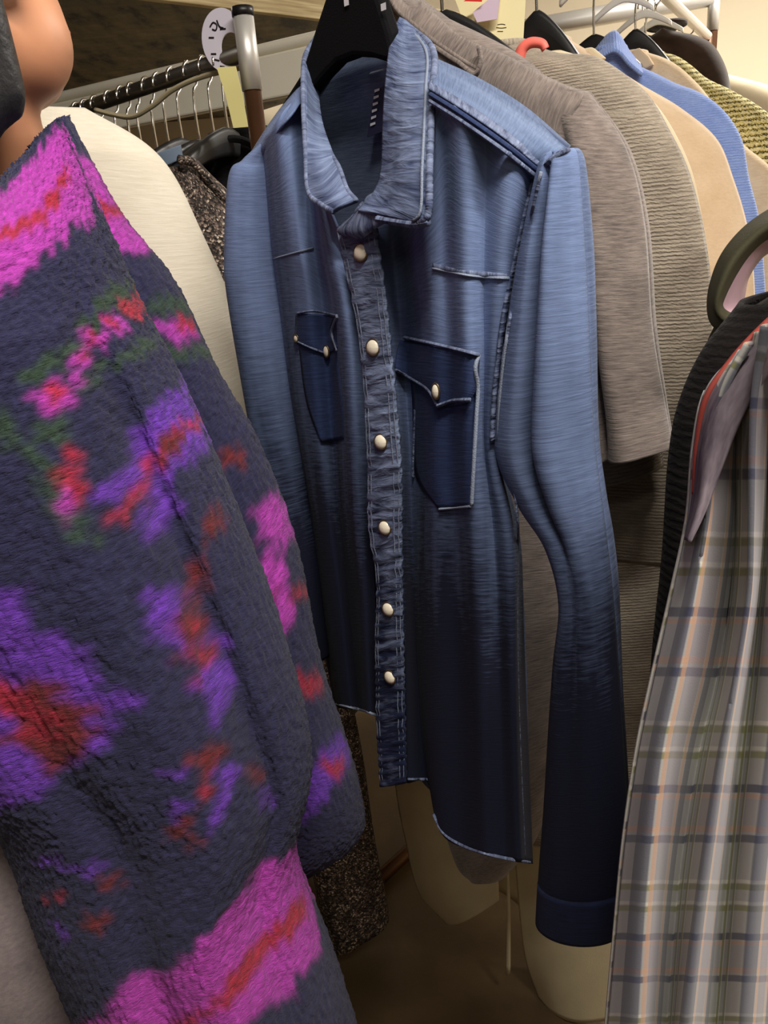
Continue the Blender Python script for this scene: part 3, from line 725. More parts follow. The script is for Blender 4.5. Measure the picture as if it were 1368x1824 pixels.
# pockets with pointed flaps
def patch(name, poly, mat, lift, n=14, solid=.002, parent=None):
    """sewn patch: polygon in the picture dropped on the cloth (fan grid between left and right outline)"""
    L_, R_ = poly
    return strip(name, L_, R_, mat, lift, 30, 14, .0015, solid, 1)
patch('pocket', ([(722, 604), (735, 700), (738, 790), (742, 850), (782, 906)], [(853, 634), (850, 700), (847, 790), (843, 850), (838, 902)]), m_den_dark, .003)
patch('pocket_flap', ([(712, 606), (706, 640), (705, 659), (735, 676), (762, 695), (779, 723)], [(853, 632), (852, 650), (851, 680), (845, 700), (838, 712), (786, 724)]), m_den_dark, .007)
seam([(720, 601), (779, 614), (853, 632)], .0014, m_den_worn, .010); seam([(705, 659), (735, 676), (762, 694), (779, 723)], .0013, m_den_worn, .011)
seam([(779, 723), (805, 714), (838, 712)], .0016, m_den_worn, .011); seam([(853, 632), (846, 656), (851, 680), (849, 735), (846, 790), (843, 845), (840, 901)], .0017, lift=.009); seam([(782, 907), (838, 902)], .0012, lift=.005)
seam([(740, 730), (736, 850)], .0016, m_den_worn, .005)
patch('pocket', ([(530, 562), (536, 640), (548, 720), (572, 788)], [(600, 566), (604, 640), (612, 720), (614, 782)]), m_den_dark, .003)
patch('pocket_flap', ([(528, 558), (526, 590), (523, 604), (560, 622)], [(601, 563), (592, 590), (601, 622), (585, 628)]), m_den_dark, .006)
seam([(530, 558), (556, 554), (601, 563)], .0013, m_den_worn, .009); seam([(601, 563), (592, 588), (601, 624)], .0018, lift=.009)
seam([(523, 605), (560, 622), (583, 630)], .0011, m_den_worn, .008)
Nn = dp.N*.7+np.array([-.35, -.3, .05])
snap(on(777, 697, .0115), Nn, .0055, stretch=(.7, 1.1)); snap(on(582, 626, .010), Nn, .005, stretch=(.8, 1.1)); snap(on(528, 603, .009), Nn, .0035)
# hem stitching
seam([(726, 1388), (762, 1388)], .0014, m_den_worn)
seam([(772, 1450), (788, 1482), (828, 1508), (864, 1520), (926, 1533), (944, 1536)], .0016, m_den_worn)
seam([(598, 1254), (625, 1260), (656, 1268), (674, 1276)], .0016)

class PLn(PL):
    def __init__(s, p, n): s.O = p.O+p.N*n; s.a, s.U, s.N = p.a, p.U, p.N
# broad black velvet hanger under the denim collar
hp = PLn(dp, -.022)
t = thing('coat_hanger', hp.pt(630, -60), 'broad black velvet hanger inside the denim collar', 'hanger', group='coat hangers on the right rail')
poly = [(628, -62), (655, -55), (682, -10), (704, 60), (712, 100), (702, 112), (672, 103), (640, 101), (610, 112), (585, 138), (570, 156), (520, 220), (470, 285), (455, 286), (500, 205), (548, 130), (570, 60), (590, 0), (606, -45)]
plate('shoulder_bar', [hp.pt(*q) for q in poly], hp.N, .016, m_velvet, t, bevel=.005)
P0 = hp.pt(634, -55)
r = .019; base = P0*np.array([1, 1, 0])+EZ*(ZR+.0145-r)
cord_mesh('hook', [P0-EZ*.01, P0+EZ*.02]+[base+hp.U*(r*math.cos(a))+EZ*(r*math.sin(a)) for a in np.radians(np.linspace(-70, 190, 10))], .0022, m_chrome, t, n=46)
for q in ((617, 4), (683, 12)):
    P_ = hp.pt(q[0], q[1], .0095); make('size_mark', [P_+hp.U*a+EZ*b for a, b in ((-.003, -.0025), (.003, -.0025), (.003, .0025), (-.003, .0025))], [(0, 1, 2, 3)], m_white, t, None, False)

# ================================================================== the row on the right rail
class PLw(PL):
    def __init__(s, O, a):
        s.O = np.array(O, float); a = math.radians(a); s.a = a
        s.U = np.array([math.cos(a), -math.sin(a), 0]); s.N = np.array([-math.sin(a), -math.cos(a), 0])
def rowplane(sd, a=34): return PLw(H0+RD*sd+EZ*ZR, a)
def rings(pl, prof, hem=None, r=(.03, .045, .05), n=0.0, nv=110, nu=64, pw=.85, left=None):
    """flattened shell: half width and height from the right outline (picture points), mirrored to the left"""
    uz = [pl.uz(q[0], q[1], n) for q in prof]
    out = [uz[0]]
    for u, z in uz[1:]:
        out.append((u, min(z, out[-1][1]-.002)))
    if hem: out += [(u, z) for u, z in hem]
    A_ = np.array(out); A_ = cr(A_, nv)
    d = np.linspace(0, 1, nv); rr = np.interp(d, np.linspace(0, 1, len(r)), r)
    th = np.linspace(0, 2*math.pi, nu, endpoint=False)
    c, s_ = np.cos(th), np.sin(th); c = np.sign(c)*abs(c)**pw; s_ = np.sign(s_)*abs(s_)**pw
    uL = A_[:, 0] if left is None else np.maximum(A_[:, 0]*left, .02)
    U_ = np.where(c[None] > 0, A_[:, :1]*c[None], uL[:, None]*c[None])
    return pl.O[None, None]*np.array([1, 1, 0]) + pl.U*U_[..., None] + pl.N*(n+rr[:, None]*s_[None])[..., None] + EZ*(pl.O[2]+A_[:, 1])[:, None, None], A_
def garment(name, pl, prof, mat, label, cat, hem, r, seed, amp=.004, n=0.0, left=None, neck=True, fu=45, fv=3, loc=None):
    G, A_ = rings(pl, prof, hem, r, n, left=left)
    t = thing(name, pl.O*np.array([1, 1, 0])+EZ*(pl.O[2]+A_[0, 1]), label, cat, rz=-pl.a)
    fade = np.clip((np.arange(len(G))/len(G)-.06)*4, 0, 1)
    f = sines(seed, fu, fv, amp)
    G = G + grid_normals(G, True)*(f(G)*fade[:, None])[..., None]
    grid_mesh('body', G, mat, t, closed=True, solid=.003)
    if neck:
        k = 3; grid_mesh('neckband', cord(np.vstack([G[0], G[0][:1]]), .005, 8, 70), mat, t, closed=True)
    return t, G, A_
NECKS = {}
# grey marl T-shirt: body tube, short sleeve
p2 = rowplane(.10, 40)
tee = thing('jersey_shirt', p2.pt(760, 0), 'grey marl short-sleeved jersey top directly behind the denim shirt', 'shirt', rz=-p2.a)
L_ = p2.pts([(640, 10), (600, 200), (640, 600), (700, 1000), (770, 1380), (814, 1522), (846, 1550)])
R_ = p2.pts([(760, 12), (1000, 200), (1000, 600), (1005, 1000), (985, 1300), (960, 1470), (912, 1542)])
G = tube_edges(L_, R_, 0, [.03, .035, .035, .035, .035, .035, .03], 120, 64, p2.N, pw=.85)
grid_mesh('body', G, m_greytee, tee, closed=True, solid=.003, noise=sines(21, 50, 3, .006))
# shoulder cap and collar seen above the denim shoulder
sh_t = [(752, 0), (785, 32), (819, 60), (864, 85), (899, 100), (949, 127), (998, 152), (1042, 168)]
Gs = loft([p2.pts(sh_t, -.035), p2.pts([(x-2, y-1) for x, y in sh_t], -.005), p2.pts([(x-6, y+10) for x, y in sh_t], .03), p2.pts([(x-30, y+70) for x, y in sh_t], .04), p2.pts([(x-50, y+230) for x, y in sh_t], .035)], 60, 30)
grid_mesh('shoulder', Gs, m_greytee, tee, solid=.003, noise=sines(22, 40, 6, .003))
grid_mesh('neckband', loft([p2.pts([(700, -60), (722, -22), (752, 2), (790, 30), (830, 60), (866, 84)], -.02), p2.pts([(688, -40), (712, 0), (742, 26), (780, 56), (822, 88), (858, 112)], .028), p2.pts([(684, -20), (706, 20), (738, 48), (772, 76), (815, 105), (850, 125)], .042)], 40, 16), m_greytee, tee, solid=.004, label='rolled neckband of the grey top')
cord_mesh('neck_seam', p2.pts([(852, 82), (856, 110), (850, 128), (815, 110), (772, 82)], .044), .0022, m_greytee, tee, n=30)
sL = p2.pts([(985, 165), (1000, 260), (1010, 400), (1030, 560), (1045, 700), (1054, 814)], .01)
sR = p2.pts([(1045, 166), (1112, 268), (1146, 400), (1162, 580), (1184, 711), (1199, 796)], .01)
GT = tube_edges(sL, sR, 0, [.02, .04, .042, .04, .038, .036], 110, 60, p2.N)
th = np.linspace(0, 2*math.pi, 60, endpoint=False)
vv = np.linspace(0, 1, 110)[:, None]
GT = GT - p2.N*(np.exp(-((th[None]-1.85)/.17)**2)*.034*np.clip(vv*2-.2, 0, 1)*np.clip(2.4-2.2*vv, 0, 1))[..., None] + p2.N*(np.exp(-((th[None]-1.35)/.3)**2)*.010*np.clip(vv*2-.2, 0, 1))[..., None]
grid_mesh('sleeve', GT, m_greytee, tee, closed=True, solid=.004, noise=sines(23, 60, 6, .0025))
hemring = GT[-4]; grid_mesh('sleeve_hem', cord(np.vstack([hemring, hemring[:1]]), .002, 6, 80), m_greytee, tee, closed=True)

# taupe ribbed knit
p3 = rowplane(.20, 36)
rib, G3, A3 = garment('ribbed_sweater', p3, [(935, 78), (1000, 98), (1060, 104), (1102, 129), (1151, 172), (1191, 240), (1213, 283), (1240, 370), (1257, 470), (1264, 590), (1240, 800), (1215, 1000)], m_ribbed, 'taupe ribbed knit sweater behind the grey jersey top, with a coral ribbon at the neck', 'sweater', None, (.03, .036, .036, .036), 31, .005, left=.9)
Lx = p3.pts([(760, 200), (770, 700), (840, 1100), (900, 1480)]); Rx = p3.pts([(1150, 200), (1190, 700), (1205, 1100), (1190, 1500)])
grid_mesh('lower_body', tube_edges(Lx, Rx, 0, [.025, .033, .033, .033], 60, 60, p3.N, pw=.85), m_ribbed, rib, closed=True, solid=.003, noise=sines(33, 50, 4, .006))
cuL = p3.pts([(1060, 650), (1062, 760), (1070, 862)], .07); cuR = p3.pts([(1150, 650), (1168, 750), (1178, 832)], .07)
grid_mesh('sleeve', tube_edges(cuL, cuR, 0, [.02, .03, .03], 30, 40, p3.N), m_ribbed, rib, closed=True, solid=.004)
clp = [(922, 112), (926, 98), (932, 86), (942, 78), (956, 76), (968, 80), (972, 88)]
t = thing('coral_ribbon', p3.pt(940, 90, .06), 'coral pink ribbon loop on the neck of the taupe ribbed sweater', 'ribbon')
rc = cr(np.array(p3.pts(clp, .058)), 40)
tg = np.gradient(rc, axis=0); tg /= np.linalg.norm(tg, axis=1, keepdims=True); sd = np.cross(tg, p3.N)
wv = np.interp(np.linspace(0, 1, 40), [0, .5, 1], [.007, .005, .004])[:, None]
grid_mesh('ribbon', np.stack([rc-sd*wv, rc+p3.N*.002, rc+sd*wv], 1), m_coral, t, solid=.0015)

# tan sweater
p4 = rowplane(.54, 32)
tanj, G4, A4 = garment('tan_sweater', p4, [(1010, 70), (1050, 94), (1140, 152), (1215, 196), (1281, 254), (1307, 318), (1330, 392), (1345, 500), (1330, 700), (1300, 900)], m_tan, 'smooth tan wool sweater between the taupe ribbed sweater and the light blue sweater', 'sweater', None, (.03, .045, .05), 41, .004)
def panel(pl, L_, R_, mat, parent, n, name, seed, nu=40, amp=.004, mids=None, bulge=.02):
    a = crow(pl.pts(L_, n), 70); b = crow(pl.pts(R_, n), 70)
    s_ = np.linspace(0, 1, nu)[None, :, None]
    G = a[:, None]*(1-s_)+b[:, None]*s_ + pl.N*(bulge*np.sin(np.pi*s_))
    return grid_mesh(name, G, mat, parent, solid=.003, noise=sines(seed, 40, 2, amp))
cl4 = p4.pts([(955, 82), (975, 74), (1000, 92), (1012, 106)], .03)
plate('collar', p4.pts([(966, 96), (976, 72), (992, 78), (1012, 104), (1000, 112)], .0), p4.N, .012, m_creamc, tanj, bevel=.003, label='cream collar points')
plate('collar', p4.pts([(1030, 108), (1036, 88), (1056, 84), (1080, 104), (1060, 116)], .0), p4.N, .012, m_creamc, tanj, bevel=.003)

# long khaki coat with two front skirts
p4b = rowplane(.33, 34)
coat, _, _ = garment('long_coat', p4b, [(1000, 92), (1050, 108), (1110, 140), (1165, 182), (1205, 240), (1232, 300), (1252, 390), (1266, 480), (1268, 620), (1240, 900)], m_creamc, 'long pale khaki coat behind the taupe sweater, its two skirts reaching lowest', 'coat', None, (.02, .03, .03), 45, .003, neck=False)
panel(p4b, [(660, 700), (690, 1200), (704, 1400), (722, 1500), (745, 1590), (795, 1645)], [(850, 700), (880, 1200), (884, 1400), (886, 1500), (888, 1560), (889, 1600)], m_coat, coat, .03, 'front_panel', 42)
panel(p4b, [(850, 700), (890, 1200), (905, 1400), (918, 1560), (932, 1700), (960, 1784)], [(1150, 700), (1120, 1200), (1110, 1400), (1100, 1560), (1092, 1700), (1080, 1818)], m_coat, coat, .035, 'front_panel', 43)
grid_mesh('back_panel', loft([p4b.pts([(650, 700), (700, 1200), (735, 1560)], -.04), p4b.pts([(880, 700), (890, 1200), (895, 1590)], -.07), p4b.pts([(1150, 700), (1130, 1200), (1090, 1780)], -.04)], 50, 40), m_coat, coat, solid=.003)
cord_mesh('belt_cord', p4b.pts([(900, 1200), (903, 1500), (906, 1620), (905, 1734)], .06), [.003, .003, .003, .005], m_coat, coat, n=30, label='thin pale cord hanging between the skirts')
# blue sweater
p5 = rowplane(.86, 32)
bl_, G5, A5 = garment('blue_sweater', p5, [(1112, 84), (1135, 116), (1167, 132), (1204, 150), (1242, 164), (1285, 194), (1317, 240), (1335, 322), (1349, 376), (1362, 500), (1360, 700), (1340, 1000)], m_blue, 'light blue ribbed sweater further along the right rail', 'sweater', None, (.03, .045, .05), 51, .005)
grid_mesh('collar', loft([p5.pts([(1056, 96), (1072, 74), (1090, 58), (1101, 62), (1118, 90), (1140, 118)], .0), p5.pts([(1056, 112), (1074, 100), (1092, 92), (1106, 98), (1122, 116), (1144, 134)], .05)], 40, 14), m_blue, bl_, solid=.006, label='pointed blue collar')
# beige knit
p6 = rowplane(1.0, 32)
garment('beige_sweater', p6, [(1150, 94), (1190, 108), (1240, 150), (1290, 220), (1322, 262), (1368, 303), (1400, 390), (1420, 520), (1420, 900)], m_beige, 'beige knit sweater showing between blue sweater and yellow striped jacket', 'sweater', None, (.03, .05, .05), 61, .005)
plate('collar', p6.pts([(1120, 112), (1128, 90), (1140, 85), (1156, 100), (1166, 116), (1150, 124)], .04), p6.N, .014, m_beige, bpy.data.objects['beige_sweater'], bevel=.004)
# yellow and black boucle
p7 = rowplane(1.15, 32)
garment('striped_jacket', p7, [(1180, 96), (1199, 99), (1231, 118), (1253, 137), (1304, 162), (1368, 201), (1420, 260), (1440, 400), (1450, 900)], m_stripe, 'yellow jacket with wavy black stripes near the far end of the row', 'jacket', None, (.03, .06, .06), 71, .004)
# dark brown jacket
p8 = rowplane(1.32, 32)
garment('brown_jacket', p8, [(1155, 52), (1185, 56), (1215, 61), (1247, 68), (1269, 80), (1285, 103), (1296, 130), (1303, 175), (1312, 300), (1320, 700)], m_brown, 'dark brown velvet jacket hanging before the far post', 'jacket', None, (.04, .08, .09, .09), 81, .006)
# far cream garment
p9 = rowplane(1.66, 32)
garment('cream_jacket', p9, [(1250, 122), (1290, 132), (1335, 143), (1368, 152), (1410, 176), (1430, 240), (1440, 600)], m_creamc, 'cream jacket at the far right edge against the wall', 'jacket', None, (.04, .06, .06), 91, .006)

# hangers of the row
def rowhanger(pl, px, py, half, label, **kw):
    P = pl.pt(px, py); P = P - pl.N*0
    return hanger(P, pl.U, pl.N, half, ZR, label, 'coat hangers on the right rail', **kw)
rowhanger(rowplane(.17, 37), 788, 16, .11, 'black hanger arm showing between the grey top and the yellow card', h0=.042, h1=.022, drop=.078)
rowhanger(rowplane(.50, 34), 956, 16, .085, 'black hanger rising out of the cream collar of the tan sweater', h0=.05, h1=.026, drop=.10)
rowhanger(p5, 1058, 60, .085, 'black hanger inside the light blue collar', h0=.04, h1=.025, drop=.06)
rowhanger(rowplane(1.06, 32), 1132, 50, .085, 'black hanger holding the beige sweater', h0=.05, h1=.034, drop=.09)
rowhanger(p7, 1150, 84, .07, 'black hanger holding the yellow striped jacket', drop=.06)
rowhanger(p8, 1150, 62, .10, 'black hanger holding the dark brown jacket', drop=.06)
rowhanger(p9, 1220, 124, .10, 'black hanger holding the far cream jacket', drop=.06)
# cards and tags hanging behind the first hangers
pc = rowplane(.30, 20)
def card(name, poly, mat, label, cat, pl, n=0, th=.0012, marks=()):
    P = pl.pts(poly, n); t = thing(name, np.mean(P, 0), label, cat)
    plate('card', P, pl.N, th, mat, t)
    for m in marks: cord_mesh('pen_mark', pl.pts(m, n+.0008), .0004, m_ink, t, nseg=5, n=12)
    return t
card('price_card', [(800, -30), (938, -30), (932, 72), (905, 84), (862, 76), (826, 40)], m_paper_c, 'pale yellow card hanging behind the black hanger arm', 'card', pc, 0, .0012, [[(886, 44), (895, 43), (900, 44)], [(884, 49), (893, 50), (902, 49)], [(886, 56), (896, 56)]])
card('price_tag', [(842, 22), (862, 6), (892, -20), (886, 34), (850, 40)], m_paper_l, 'small lilac paper tag in front of the pale yellow card', 'tag', pc, .012)
card('price_tag', [(826, 2), (850, -12), (862, -14), (858, 3)], m_red, 'small red tag at the top edge above the lilac tag', 'tag', pc, .02)
# clear plastic clips and chrome hooks of empty hangers further along the rail
m_clear = plain('frosted_clear_plastic', srgb(226, 222, 214), .3)
for k, (sd, ln) in enumerate([(.64, .06), (.74, .06), (.94, .055), (1.10, .055), (1.22, .05)]):
    P = H0+RD*sd+EZ*(ZR-ln)
    pl_ = rowplane(sd, 34)
    lab = ['clear plastic hanger nearest the tan sweater', 'clear plastic hanger beside the light blue collar', 'clear plastic hanger before the yellow striped jacket', 'clear plastic hanger before the dark brown jacket', 'clear plastic hanger touching the dark brown jacket'][k]
    hanger(P, pl_.U, pl_.N, .055, ZR, lab, 'coat hangers on the right rail', thick=.005, h0=.016, h1=.01, drop=.03, mat=m_clear)

# ================================================================== left rail: hangers, divider, garments
A2 = A*np.array([1, 1, 0])
Ul = np.array([.34, .94, 0]); Ul /= np.linalg.norm(Ul); Nl = np.array([.94, -.34, 0])
wordsL = ['nearest the upright post', 'second from the upright post', 'third from the upright post', 'fourth from the upright post', 'fifth from the upright post', 'sixth from the upright post', 'seventh from the upright post', 'eighth from the upright post', 'ninth from the upright post', 'tenth from the upright post', 'eleventh from the upright post', 'twelfth from the upright post']
for k in range(12):
    sd = .075+k*.042+random.uniform(-.008, .008)
    P = A2+LDv*sd+EZ*(ZL-.088-random.uniform(0, .02))
    an = random.uniform(-.06, .06); U_ = np.array([Ul[0]*math.cos(an)-Ul[1]*math.sin(an), Ul[0]*math.sin(an)+Ul[1]*math.cos(an), 0]); N_ = np.array([U_[1], -U_[0], 0])
    hanger(P, U_, N_, .20, ZL, 'black hanger on the left rail, '+wordsL[k], 'black hangers on the left rail', hook_mat=m_chrome)
# size divider disc
dv = PL(392, 72, 1.17, 12)
t = thing('size_divider', dv.O, 'white plastic size divider ring on the left rail beside the post', 'divider')
cc = dv.pt(398, 72); ch = dv.pt(413, 86)
kk = 40; V, F = [], []
for j in range(kk):
    a = 2*math.pi*j/kk; d = dv.U*math.cos(a)*.80+EZ*math.sin(a)
    for (c_, r_, n_) in ((ch, .021, .0015), (cc, .0425, .0015), (cc, .0425, -.0015), (ch, .021, -.0015)): V.append(c_+d*r_+dv.N*n_)
for j in range(kk):
    for i in range(4):
        F.append((j*4+i, j*4+(i+1) % 4, ((j+1) % kk)*4+(i+1) % 4, ((j+1) % kk)*4+i))
make('ring', V, F, m_disc, t, None, False)
def pen(L): cord_mesh('pen_mark', dv.pts(L, .0022), .0011, m_ink, t, nseg=5, n=14)
pen([(374, 48), (380, 40), (386, 44), (384, 54), (378, 52)]); pen([(386, 36), (392, 48), (398, 50)]); pen([(392, 52), (402, 51)]); pen([(372, 67), (381, 67)]); pen([(376, 96), (385, 96)]); pen([(382, 106), (391, 108)]); pen([(392, 118), (400, 119)])
tg_ = PL(418, 175, 1.14, 10)
card('price_tag', [(386, 120), (420, 118), (432, 168), (442, 226), (416, 228), (402, 170)], m_paper_y, 'curled pale yellow tag hanging beside the upright post', 'tag', tg_, 0, .0012)
# draped cream cord
cp = PL(300, 170, 1.26, 30)
t = cord_mesh('cream_cable', cp.pts([(170, 196), (200, 204), (235, 208), (270, 190), (305, 162), (345, 142), (392, 128), (440, 118)]), .0042, m_cable, None, n=50)
props(t, 'cream cable draped along the left rail in front of the white board', 'cable')

# cream sweater, tweed coat, black garment
pk_ = PL(330, 500, .98, -20)
t = thing('cream_sweater', pk_.pt(150, 210), 'plain cream knit sweater behind the person in the patterned cardigan', 'sweater', rz=-pk_.a)
L_ = pk_.pts([(40, 190), (0, 260), (60, 420), (180, 640), (300, 860), (390, 1050), (440, 1180)])
R_ = pk_.pts([(150, 196), (283, 288), (358, 420), (424, 572), (490, 780), (538, 970), (566, 1160)])
grid_mesh('body', tube_edges(L_, R_, 0, [.02, .05, .055, .055, .05, .045, .04], 110, 64, pk_.N), m_creamk, t, closed=True, solid=.003, noise=sines(101, 30, 3, .004))
pt_ = PL(400, 500, 1.12, -38)
tw = thing('tweed_coat', pt_.pt(340, 290), 'dark speckled tweed coat between the cream sweater and the denim shirt', 'coat', rz=-pt_.a)
L_ = pt_.pts([(300, 300), (306, 420), (360, 700), (430, 1000), (500, 1300), (545, 1500), (586, 1694)])
R_ = pt_.pts([(352, 296), (452, 420), (520, 700), (570, 1000), (625, 1300), (650, 1480), (676, 1606)])
grid_mesh('body', tube_edges(L_, R_, 0, [.015, .035, .045, .05, .05, .05, .05], 120, 56, pt_.N, pw=.85), m_tweed, tw, closed=True, solid=.004, noise=sines(111, 40, 3, .006))
grid_mesh('neckline_band', cord(pt_.pts([(318, 284), (345, 290), (372, 322), (400, 356), (440, 392)], .03), .006, 8, 40), m_tweed, tw, closed=True, cap=True)
grid_mesh('lining', loft([pt_.pts([(380, 346), (420, 348), (470, 352)], -.05), pt_.pts([(380, 430), (420, 440), (470, 450)], -.05)], 10, 10), m_beige, tw, solid=.002, label='tan inside of the neck')
pk2 = PL(420, 300, 1.30, -30)
t = thing('black_jacket', pk2.pt(420, 230), 'black jacket behind the tweed coat under the upright post', 'jacket', rz=-pk2.a)
grid_mesh('body', tube_edges(pk2.pts([(372, 236), (340, 320), (350, 600), (440, 1000), (520, 1300)]), pk2.pts([(476, 226), (520, 320), (560, 600), (600, 1000), (640, 1240)]), 0, [.03, .05, .06, .06], 60, 48, pk2.N), m_blackcloth, t, closed=True, solid=.003, noise=sines(121, 40, 4, .006))
grid_mesh('collar', cord(pk2.pts([(380, 262), (405, 248), (432, 250), (456, 266), (462, 286)], .06), .006, 8, 40), m_blackcloth, t, closed=True, cap=True)
pk3 = PL(300, 280, 1.10, -30)
t = thing('felt_pad', pk3.pt(300, 285), 'small blue grey felt hanger pad between the cream sweater and tweed coat', 'hanger pad', rz=-pk3.a)
grid_mesh('pad', tube_edges(pk3.pts([(272, 276), (284, 300)]), pk3.pts([(322, 258), (326, 282)]), 0, [.014, .014], 10, 20, pk3.N), m_bluegrey, t, closed=True, cap=True)

# ================================================================== garments at the right edge, near the camera
pq = PL(1300, 1200, .47, -12)
pd = thing('plaid_shirt', pq.pt(1368, 620), 'grey plaid shirt with olive, navy and orange checks at the right edge', 'shirt', rz=-pq.a)
cols = [
    ([(1316, 634), (1262, 700), (1240, 800), (1228, 930), (1200, 1060), (1168, 1200), (1138, 1340), (1114, 1500), (1098, 1660), (1080, 1860)], -.020),
    ([(1332, 614), (1290, 700), (1275, 800), (1262, 930), (1240, 1060), (1210, 1200), (1180, 1340), (1160, 1500), (1146, 1660), (1134, 1860)], .006),
    ([(1348, 598), (1318, 700), (1312, 800), (1310, 930), (1300, 1060), (1278, 1200), (1245, 1340), (1218, 1500), (1200, 1660), (1185, 1860)], -.020),
    ([(1364, 583), (1345, 700), (1340, 800), (1338, 930), (1334, 1060), (1312, 1200), (1286, 1340), (1262, 1500), (1240, 1660), (1216, 1860)], .022),
    ([(1382, 568), (1375, 700), (1368, 800), (1362, 930), (1352, 1060), (1336, 1200), (1318, 1340), (1300, 1500), (1284, 1660), (1268, 1860)], -.016),
    ([(1412, 552), (1420, 700), (1418, 800), (1412, 930), (1400, 1060), (1388, 1200), (1372, 1340), (1352, 1500), (1336, 1660), (1320, 1860)], .020),
    ([(1450, 540), (1470, 700), (1480, 800), (1480, 930), (1470, 1060), (1450, 1200), (1430, 1340), (1410, 1500), (1394, 1660), (1378, 1860)], -.008),
    ([(1500, 610), (1560, 700), (1580, 800), (1590, 930), (1580, 1060), (1560, 1200), (1540, 1340), (1520, 1500), (1500, 1660), (1490, 1860)], .010),
]
cols = [(c_+[(c_[-1][0]+(c_[-1][0]-c_[-2][0])*1.0, 2070)], n_) for c_, n_ in cols]
GP = loft([pq.pts(c_, n_) for c_, n_ in cols], 165, 90)
grid_mesh('front_panel', GP, m_plaid, pd, solid=.002, noise=sines(131, 70, 6, .002))
GQ = GP[16:]
Gb = loft([GQ[:, 0]-pq.N*.004, GQ[:, 44]-pq.N*.03, GQ[:, 72]-pq.N*.05, GQ[:, -1]-pq.N*.02], 80, 40)
grid_mesh('back_panel', Gb, m_plaid, pd, solid=.002)
grid_mesh('sleeve', tube_edges(pq.pts([(1500, 600), (1545, 760), (1560, 1100), (1540, 1500), (1520, 1900)], -.01), pq.pts([(1540, 610), (1660, 760), (1690, 1100), (1670, 1500), (1630, 1900)], -.01), 0, [.01, .035, .035, .03, .025], 90, 40, pq.N), m_plaid, pd, closed=True, solid=.002, noise=sines(133, 60, 6, .003))
grid_mesh('collar', loft([pq.pts([(1396, 548), (1430, 520), (1470, 512), (1500, 540)], -.03), pq.pts([(1390, 560), (1430, 545), (1470, 540), (1505, 566)], .03)], 30, 10), m_plaid, pd, solid=.003)
m_lilac = knit('mauve_plaid_inside', srgb(84, 74, 88), srgb(150, 138, 146), 120, 30, .1, sheen=.0, streak=.8, vert=True)
lil = loft([pq.pts([(1372, 572), (1306, 642), (1262, 704), (1243, 790), (1236, 880), (1222, 962)], -.012), pq.pts([(1378, 600), (1328, 660), (1288, 728), (1262, 812), (1247, 892), (1226, 964)], .008), pq.pts([(1386, 650), (1352, 690), (1316, 756), (1284, 836), (1258, 906), (1230, 968)], .010)], 60, 16)
grid_mesh('side_panel', lil, m_lilac, pd, solid=.002, label='mauve inner side along the upper left edge')
m_redtape = plain('orange_red_tape', srgb(150, 58, 48), .7)
grid_mesh('neck_tape', cord(pq.pts([(1400, 546), (1368, 574), (1304, 642), (1261, 704), (1242, 790), (1235, 880)], -.010), [.0022, .0022, .002, .0016, .001], 8, 60), m_redtape, pd, closed=True, cap=True, label='orange red tape along the edge')
pj = PL(1280, 800, .60, -12)
t = thing('charcoal_cardigan', pj.pt(1330, 560), 'charcoal ribbed cardigan peeking out left of the plaid shirt', 'cardigan', rz=-pj.a)
grid_mesh('body', tube_edges(pj.pts([(1330, 545), (1264, 625), (1222, 720), (1202, 830), (1190, 1000), (1170, 1200), (1150, 1500), (1140, 1800)]), pj.pts([(1420, 520), (1480, 600), (1500, 720), (1500, 830), (1490, 1000), (1450, 1200), (1420, 1500), (1400, 1800)]), 0, [.02, .04, .045, .045], 90, 56, pj.N), m_char, t, closed=True, solid=.004, noise=sines(141, 50, 4, .004))
po_ = PL(1310, 480, .68, -20)
t = thing('olive_jacket', po_.pt(1310, 480), 'olive jacket collar with mauve lining above the charcoal cardigan', 'jacket', rz=-po_.a)
o_out = po_.pts([(1420, 352), (1368, 376), (1322, 410), (1286, 455), (1266, 508), (1262, 552), (1272, 580), (1300, 590)], -.02)
o_mid = po_.pts([(1420, 376), (1368, 402), (1334, 430), (1302, 470), (1280, 520), (1276, 552), (1288, 570), (1306, 576)], .012)
o_in = po_.pts([(1420, 400), (1370, 422), (1338, 448), (1310, 488), (1288, 532), (1286, 548), (1298, 558), (1312, 560)], -.005)
grid_mesh('collar', loft([o_out, o_mid, o_in], 60, 24), m_olive, t, solid=.003)
i_in = po_.pts([(1420, 430), (1372, 448), (1350, 466), (1332, 496), (1326, 524), (1322, 540), (1314, 550), (1312, 558)], -.03)
grid_mesh('lining', loft([o_in, (np.array(o_in)+np.array(i_in))/2+po_.N*.004, i_in], 60, 16), m_pink, t, solid=.002, label='mauve satin lining')
grid_mesh('body', tube_edges(po_.pts([(1290, 560), (1262, 640), (1250, 800), (1240, 1100)], -.02), po_.pts([(1480, 540), (1520, 640), (1520, 800), (1500, 1100)], -.02), 0, [.02, .04, .04], 50, 40, po_.N), m_olive, t, closed=True, solid=.003)

